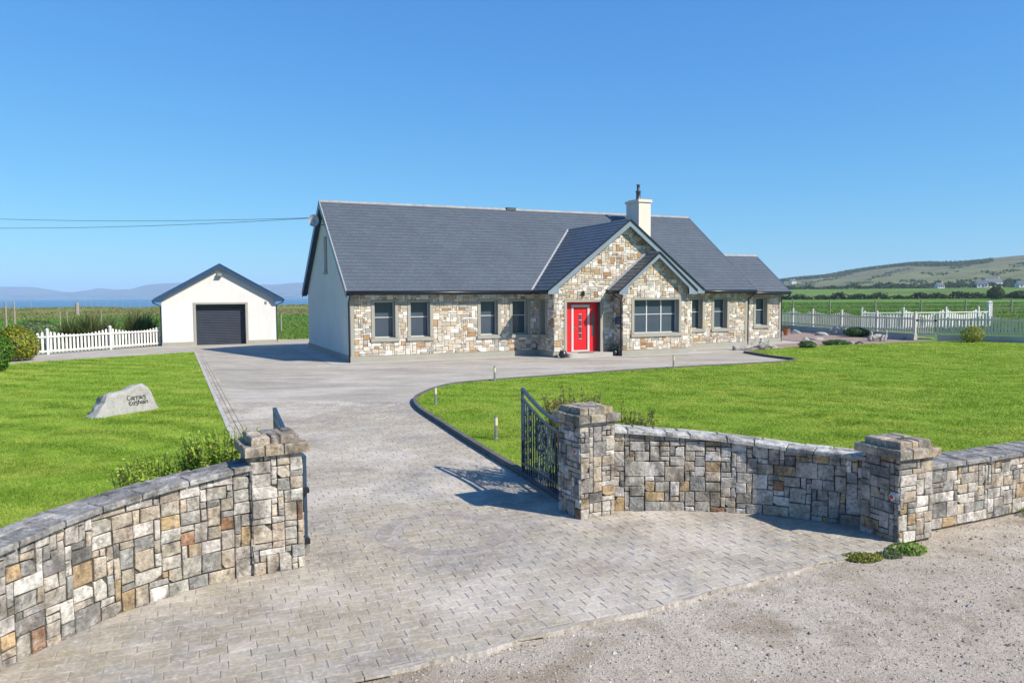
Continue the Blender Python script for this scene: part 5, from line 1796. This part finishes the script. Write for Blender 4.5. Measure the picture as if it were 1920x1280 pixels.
# ------------------------------------------------------------------ inscribed boulder
def boulder():
    import bmesh
    A, C = Vector((-9.42, 17.12)), Vector((-8.80, 18.30))
    L = (C - A).length
    ang = math.atan2(C.y - A.y, C.x - A.x)
    t = thing('name_boulder', 'grey inscribed name boulder standing on the lawn', 'boulder', (A.x, A.y, .0), ang)
    # local: s along x (0..L), front face towards -y, back +y
    front = [(-.26, .02), (.05, .0), (.55, .0), (L - .05, .0), (L + .08, .05), (L + .02, .16), (L - .06, .44), (L - .14, .60), (L - .30, .68), (L - .52, .655), (L - .72, .56), (.34, .545), (.12, .50), (.06, .34), (-.04, .26), (-.12, .15)]
    bm = bmesh.new()
    rnd = random.Random(9)
    rings = []
    for d, k, zz in ((-.16, .90, .0), (-.12, 1.0, .0), (.12, 1.02, -.015), (.34, .96, -.06), (.46, .80, -.16)):
        cx = L * .45
        ring = [bm.verts.new((cx + (x - cx) * k + rnd.uniform(-.015, .015) * (d > 0), d + (.10 * (z / .66)) * (d < 0) + rnd.uniform(-.02, .02) * (d > 0), max(-.03, z * k + (zz if z > .1 else 0) - (.03 if z < .05 else 0)))) for x, z in front]
        rings.append(ring)
    n = len(front)
    for r0, r1 in zip(rings, rings[1:]):
        for i in range(n):
            bm.faces.new((r0[i], r0[(i + 1) % n], r1[(i + 1) % n], r1[i]))
    bm.faces.new(list(reversed(rings[0])) if False else rings[0][::-1])
    bm.faces.new(rings[-1])
    bmesh.ops.triangulate(bm, faces=[f for f in bm.faces if len(f.verts) > 4])
    bmesh.ops.subdivide_edges(bm, edges=bm.edges[:], cuts=2, use_grid_fill=True)
    from mathutils import noise as mnoise
    for v in bm.verts:
        k = .004 if v.co.y < .02 and v.co.z < .52 else .028
        nz = mnoise.noise_vector(v.co * 5.0 + Vector((3, 1, 7))) + .5 * mnoise.noise_vector(v.co * 13.0)
        v.co += nz * k
        if v.co.z < .02:
            v.co.z = min(v.co.z, -.02)
    bmesh.ops.recalc_face_normals(bm, faces=bm.faces)
    me = bpy.data.meshes.new('stone_body'); bm.to_mesh(me); bm.free()
    me.materials.append(M['rock'])
    o = bpy.data.objects.new('stone_body', me); COL.objects.link(o); o.parent = t
    # the small splinter rock at its toe
    # letters as carved and blackened strokes, uncial style: lines of (x,z) in letter units
    GL = {'C': [[(.55, .62), (.3, .7), (.08, .52), (.05, .25), (.2, .03), (.45, .05), (.58, .16)]],
          'a': [[(.40, .42), (.2, .45), (.06, .25), (.15, .03), (.34, .1), (.42, .42), (.40, .08), (.52, .02)]],
          'r': [[(.08, .45), (.1, -.12)], [(.1, .38), (.28, .46), (.38, .36)]],
          'i': [[(.1, .44), (.1, .06), (.2, .02)]],
          'g': [[(.04, .46), (.5, .46)], [(.22, .46), (.12, .28), (.36, .26), (.44, .05), (.28, -.14), (.06, -.06)]],
          'E': [[(.5, .56), (.26, .62), (.06, .44), (.06, .16), (.26, -.02), (.52, .08)], [(.08, .32), (.46, .34)]],
          'o': [[(.25, .45), (.07, .33), (.07, .12), (.25, .0), (.43, .12), (.43, .33), (.25, .45)]],
          'h': [[(.08, .72), (.08, .0)], [(.08, .3), (.28, .44), (.40, .3), (.36, .02)]],
          'n': [[(.08, .44), (.08, .0)], [(.08, .32), (.28, .45), (.40, .3), (.40, .0)]]}
    W = {'C': .62, 'a': .5, 'r': .42, 'i': .24, 'g': .52, 'E': .58, 'o': .5, 'h': .48, 'n': .5}
    for word, x0, z0, u in (('Carraig', .58, .335, .155), ('Eoghain', .61, .215, .155)):
        x = x0
        for chh in word:
            b = B()
            for st in GL[chh]:
                pts = []
                for px, pz in st:
                    zz = z0 + pz * u
                    s_ = x + px * u
                    kk = .90
                    pts.append((s_, -.166 + .10 * (zz / .66 / .90), zz))
                for p, q in zip(pts, pts[1:]):
                    b.bar(p, q, .009, .016, up=(0, -1, 0))
            b.build('letter', M['inscription'], t)
            x += W[chh] * u
    return t
boulder()

# ------------------------------------------------------------------ far things
def post(x, y, h, r, label, group, z=None, mat='post_wood'):
    z = float(terrain_z(np.array(x), np.array(y))) if z is None else z
    b = B().lathe([(r, -.1), (r * .95, h * .6), (r * .9, h), (r * .5, h + .03)], 8)
    o = b.build('fence_post', M[mat], loc=(x, y, z))
    tag(o, label, 'post', group)
def field_post_line(pxs, Y, h, label, group, r=.07):
    for px in pxs:
        post((px - 960) / 1412 * Y, Y, h, r, label, group)
field_post_line([1487, 1556, 1641, 1727, 1810, 1896], 96, 1.9, 'weathered wooden post of the wire fence across the green field', 'posts of the field wire fence', .10)
field_post_line([146], 118, 2.0, 'thick wooden post standing in the rough meadow before the sea', 'thick meadow post', .30)
field_post_line([12, 28], 58, 2.5, 'tall thin pale pole beside the dark scrub', 'tall thin meadow poles', .07)
field_post_line([113, 190, 126], 70, 1.5, 'thin wooden post behind the flax clumps', 'posts behind the flax', .06)
field_post_line([527], 60, 1.3, 'leaning pale post on the green field beyond the garage', 'post beyond the garage', .07)
field_post_line([60, 160, 172, 185, 200, 215, 230, 245, 262, 280], 175, 2.0, 'small weathered post on the rough meadow near the shore', 'posts near the shore', .06)
# wires of the field fence
for z in (.7, 1.2, 1.65):
    tag(B().tube([((1400 - 960) / 1412 * 96, 96, z), ((2000 - 960) / 1412 * 96, 96, z)], .012, 4).build('fence_wire', M['steel']), 'thin wire strung between the wooden posts of the green field', 'wire', 'wires of the field fence')
def field_gate():
    Y = 62
    x0 = (1855 - 960) / 1412 * Y
    g = B().box(-.16, .16, -.16, .16, 0, 2.0)
    g.add([(-.2, -.2, 2.0), (.2, -.2, 2.0), (.2, .2, 2.0), (-.2, .2, 2.0), (0, 0, 2.12)], [(0, 1, 4), (1, 2, 4), (2, 3, 4), (3, 0, 4), (3, 2, 1, 0)])
    o = g.build('gatepost', M['white_paint'], loc=(x0, Y, -.05)); tag(o, 'square white gatepost of the tubular field gate', 'post')
    t = thing('field_gate', 'grey tubular steel field gate beside the square white gatepost', 'gate', (x0 + .35, Y, 0), .05)
    for z in (.35, .65, .95, 1.25, 1.5):
        B().tube([(0, 0, z), (3.6, 0, z)], .016, 6).build('bar', M['post_wood'], t)
    for x in (0.02, 1.8, 3.58):
        B().tube([(x, 0, .3), (x, 0, 1.52)], .028, 6).build('upright', M['post_wood'], t)
field_gate()

def hedge_line(label, px0, px1, Y0, Y1, h, w, n, seed, pal, size=.6):
    rng = np.random.default_rng(seed)
    s = rng.random(n)
    px = px0 + (px1 - px0) * s
    Y = Y0 + (Y1 - Y0) * s
    X = (px - 960) / 1412 * Y + rng.normal(0, .6, n)
    hh = h * (.65 + .35 * np.sin(s * 43) * np.sin(s * 17 + 1) + .25 * np.sin(s * 131))
    Yy = Y + rng.normal(0, w * .4, n)
    Z = terrain_z(X, Yy) + np.abs(rng.random(n)) ** .7 * np.maximum(hh, h * .3)
    P = np.stack([X, Yy, Z], -1)
    N_ = rng.normal(size=(n, 3)); N_[:, 2] += .4; N_ /= np.linalg.norm(N_, axis=1, keepdims=True)
    pal = np.array(pal)
    c = pal[rng.integers(0, len(pal), n)] * rng.uniform(.7, 1.3, (n, 1))
    o = np_tris('hedgerow', leaf_quads(P, N_, np.full(n, size), rng, .7), M['leaf'], None, np.concatenate([c, c]))
    tag(o, label, 'hedge', 'hedgerows between the fields')
HG = [(.055, .08, .025), (.075, .105, .03), (.04, .06, .02), (.10, .125, .04)]
hedge_line('dark hedgerow along the far edge of the green field with the round bush', 1380, 2150, 325, 300, 2.6, 2.5, 9000, 1, HG, .55)
hedge_line('thin hedgerow at the foot of the brown hill', 1380, 2250, 690, 640, 4.0, 5, 6000, 2, HG, 1.1)
hedge_line('short hedge line in front of the white houses on the hill', 1640, 2100, 760, 760, 5.0, 5, 3500, 3, HG, 1.2)
bush('round_bush', 'dark round bush standing above the far hedgerow', 'bush', ((1866 - 960) / 1412 * 285, 285, float(terrain_z(np.array(183.), np.array(285.)))), 3.0, 2.4, 2.7, 2600, .30, HG, 110)
bush('round_bush', 'spreading dark bush beside the hedgerow next to the round bush', 'bush', ((1912 - 960) / 1412 * 292, 292, float(terrain_z(np.array(197.), np.array(292.)))), 4.6, 2.0, 1.8, 2200, .30, HG, 111)
def woodland():
    rng = np.random.default_rng(15)
    n = 26000
    px = rng.uniform(1440, 1860, n)
    # a dark plantation band lying below the skyline of the hill
    t = (px - 1440) / 420
    D = 1640 - 120 * t + rng.normal(0, 16, n) + 70 * np.sin(px * .02)
    keep = rng.random(n) < np.interp(px, [1440, 1500, 1620, 1840, 1860], [.8, 1, 1, .75, 0])
    az = np.arctan((px - 960) / 1412)
    X, Y = D * np.sin(az), D * np.cos(az)
    Z = terrain_z(X, Y) + rng.random(n) * np.interp(px, [1440, 1500, 1700, 1860], [5, 6, 5, 3])
    P = np.stack([X, Y, Z], -1)[keep]
    m = len(P)
    N_ = rng.normal(size=(m, 3)); N_[:, 2] += .4; N_ /= np.linalg.norm(N_, axis=1, keepdims=True)
    c = np.array(HG)[rng.integers(0, 4, m)] * 1.1 * rng.uniform(.7, 1.3, (m, 1))
    o = np_tris('woodland', leaf_quads(P, N_, np.full(m, 1.6), rng, .8), M['leaf'], None, np.concatenate([c, c]), kind='stuff')
    # scattered scrub over the slope
    n = 15000
    px = rng.uniform(1400, 2050, n); D = rng.uniform(740, 1500, n)
    g = np.sin(px * .031 + D * .011) * np.sin(D * .023 - px * .02) + .6 * np.sin(px * .09) * np.sin(D * .05)
    k = g > .62
    px, D = px[k], D[k]
    az = np.arctan((px - 960) / 1412)
    X, Y = D * np.sin(az), D * np.cos(az)
    P = np.stack([X, Y, terrain_z(X, Y) + rng.random(len(X)) * 1.6], -1)
    m = len(P)
    N_ = rng.normal(size=(m, 3)); N_[:, 2] += .8; N_ /= np.linalg.norm(N_, axis=1, keepdims=True)
    c = np.array([(.055, .07, .03), (.08, .085, .035), (.04, .055, .02)])[rng.integers(0, 3, m)]
    np_tris('hill_scrub', leaf_quads(P, N_, np.full(m, 1.5), rng, .8), M['leaf'], None, np.concatenate([c, c]), kind='stuff')
woodland()
def meadow():
    rng = np.random.default_rng(25)
    n = 60000
    px = rng.uniform(-150, 640, n); D = 112 + 130 * rng.random(n) ** .8
    az = np.arctan((px - 960) / 1412)
    X, Y = D * np.sin(az), D * np.cos(az)
    k = ~((D > 180) & (X < -115))
    X, Y, D = X[k], Y[k], D[k]
    n = len(X)
    Z = terrain_z(X, Y)
    h = rng.uniform(.15, .5, n) * (.7 + .5 * np.sin(X * .21) * np.sin(Y * .17))
    w = rng.uniform(.05, .12, n); a = rng.uniform(0, 6.28, n)
    V = np.zeros((n, 3, 3))
    V[:, 0] = np.stack([X - w * np.cos(a), Y - w * np.sin(a), Z], -1)
    V[:, 1] = np.stack([X + w * np.cos(a), Y + w * np.sin(a), Z], -1)
    V[:, 2] = np.stack([X + rng.normal(0, .2, n), Y + rng.normal(0, .2, n), Z + h], -1)
    pal = np.array([(.27, .255, .10), (.20, .24, .07), (.14, .21, .05), (.31, .27, .13)])
    c = pal[rng.integers(0, 4, n)] * rng.uniform(.8, 1.2, (n, 1))
    np_tris('meadow_grass', V, M['leaf'], None, c, kind='stuff')
    # lush grass of the near fields
    n = 120000
    px = np.where(rng.random(n) < .45, rng.uniform(-80, 600, n), rng.uniform(1440, 2000, n))
    D = 46 + 200 * rng.random(n) ** 1.6
    az = np.arctan((px - 960) / 1412)
    X, Y = D * np.sin(az), D * np.cos(az)
    keep = np.where(px < 700, (D < 118) & (D > 50), D > 62)
    X, Y, D = X[keep], Y[keep], D[keep]
    n = len(X); Z = terrain_z(X, Y)
    h = rng.uniform(.10, .34, n) * np.where(X > 0, 1.3, .8); w = .0006 * D * rng.uniform(.6, 1.4, n); a = rng.uniform(0, 6.28, n)
    V = np.zeros((n, 3, 3))
    V[:, 0] = np.stack([X - w * np.cos(a), Y - w * np.sin(a), Z], -1)
    V[:, 1] = np.stack([X + w * np.cos(a), Y + w * np.sin(a), Z], -1)
    V[:, 2] = np.stack([X + rng.normal(0, .12, n), Y + rng.normal(0, .12, n), Z + h], -1)
    pal = np.array([(.11, .23, .03), (.14, .26, .04), (.085, .19, .028), (.19, .26, .065)])
    c = pal[rng.integers(0, 4, n)] * rng.uniform(.8, 1.2, (n, 1))
    np_tris('field_blades', V, M['leaf'], None, c, kind='stuff')
meadow()

def cottage(label, px, D, w, d, h, rise, rz, chim=True):
    az = math.atan((px - 960) / 1412)
    x, y = D * math.sin(az), D * math.cos(az)
    z = float(terrain_z(np.array(x), np.array(y)))
    t = thing('cottage', label, 'house', (x, y, z - .3), rz, 'white houses on the hill')
    b = B().box(-w / 2, w / 2, -d / 2, d / 2, 0, h)
    for s in (-1, 1):
        b.add([(s * w / 2, -d / 2, h), (s * w / 2, d / 2, h), (s * w / 2, 0, h + rise)], [(0, 1, 2)])
    b.build('wall', M['far_white'], t)
    r = B()
    for s in (-1, 1):
        r.ext([(-w / 2 - .3, s * (d / 2 + .3), h - .1), (w / 2 + .3, s * (d / 2 + .3), h - .1), (w / 2 + .3, 0, h + rise + .1), (-w / 2 - .3, 0, h + rise + .1)], (0, 0, .18))
    r.build('roof', M['far_roof'], t)
    if chim:
        B().box(w / 2 - 1, w / 2 - .2, -.4, .4, h + rise - .5, h + rise + 1).build('chimney', M['far_white'], t)
    for k in (-.3, 0, .3):
        B().box(w * k - .6, w * k + .6, -d / 2 - .06, -d / 2 + .02, h * .35, h * .8).build('window', M['glass'], t)
cottage('long white house with slate roof on the hillside above the field hedges', 1858, 800, 16, 8, 4.5, 3.6, .25)
cottage('smaller white house with slate roof just below the long hillside house', 1838, 780, 9, 7, 3.5, 3, -.2)
cottage('white cottage at the hill foot beside a pale wall', 1760, 745, 6, 5, 2.6, 2.2, .1)
cottage('white cottage by the dark trees at the far end of the hill', 1485, 1250, 9, 7, 4, 3, .4)
cottage('slate roofed house low on the hill right of the round bush', 1917, 740, 10, 7, 3, 2.6, -.1)

# ------------------------------------------------------------------ air
hz = B().box(-9800, 9800, -9800, 9800, -14, 160)
hm = bpy.data.materials.new('haze')
hm.use_nodes = True
hn = hm.node_tree
hn.nodes.remove(hn.nodes['Principled BSDF'])
pv = hn.nodes.new('ShaderNodeVolumePrincipled')
pv.inputs['Color'].default_value = (.55, .76, 1.0, 1)
pv.inputs['Density'].default_value = 1.4e-4
pv.inputs['Anisotropy'].default_value = 0.0
hn.links.new(pv.outputs[0], hn.nodes['Material Output'].inputs['Volume'])
hz.build('haze', hm, kind='stuff')
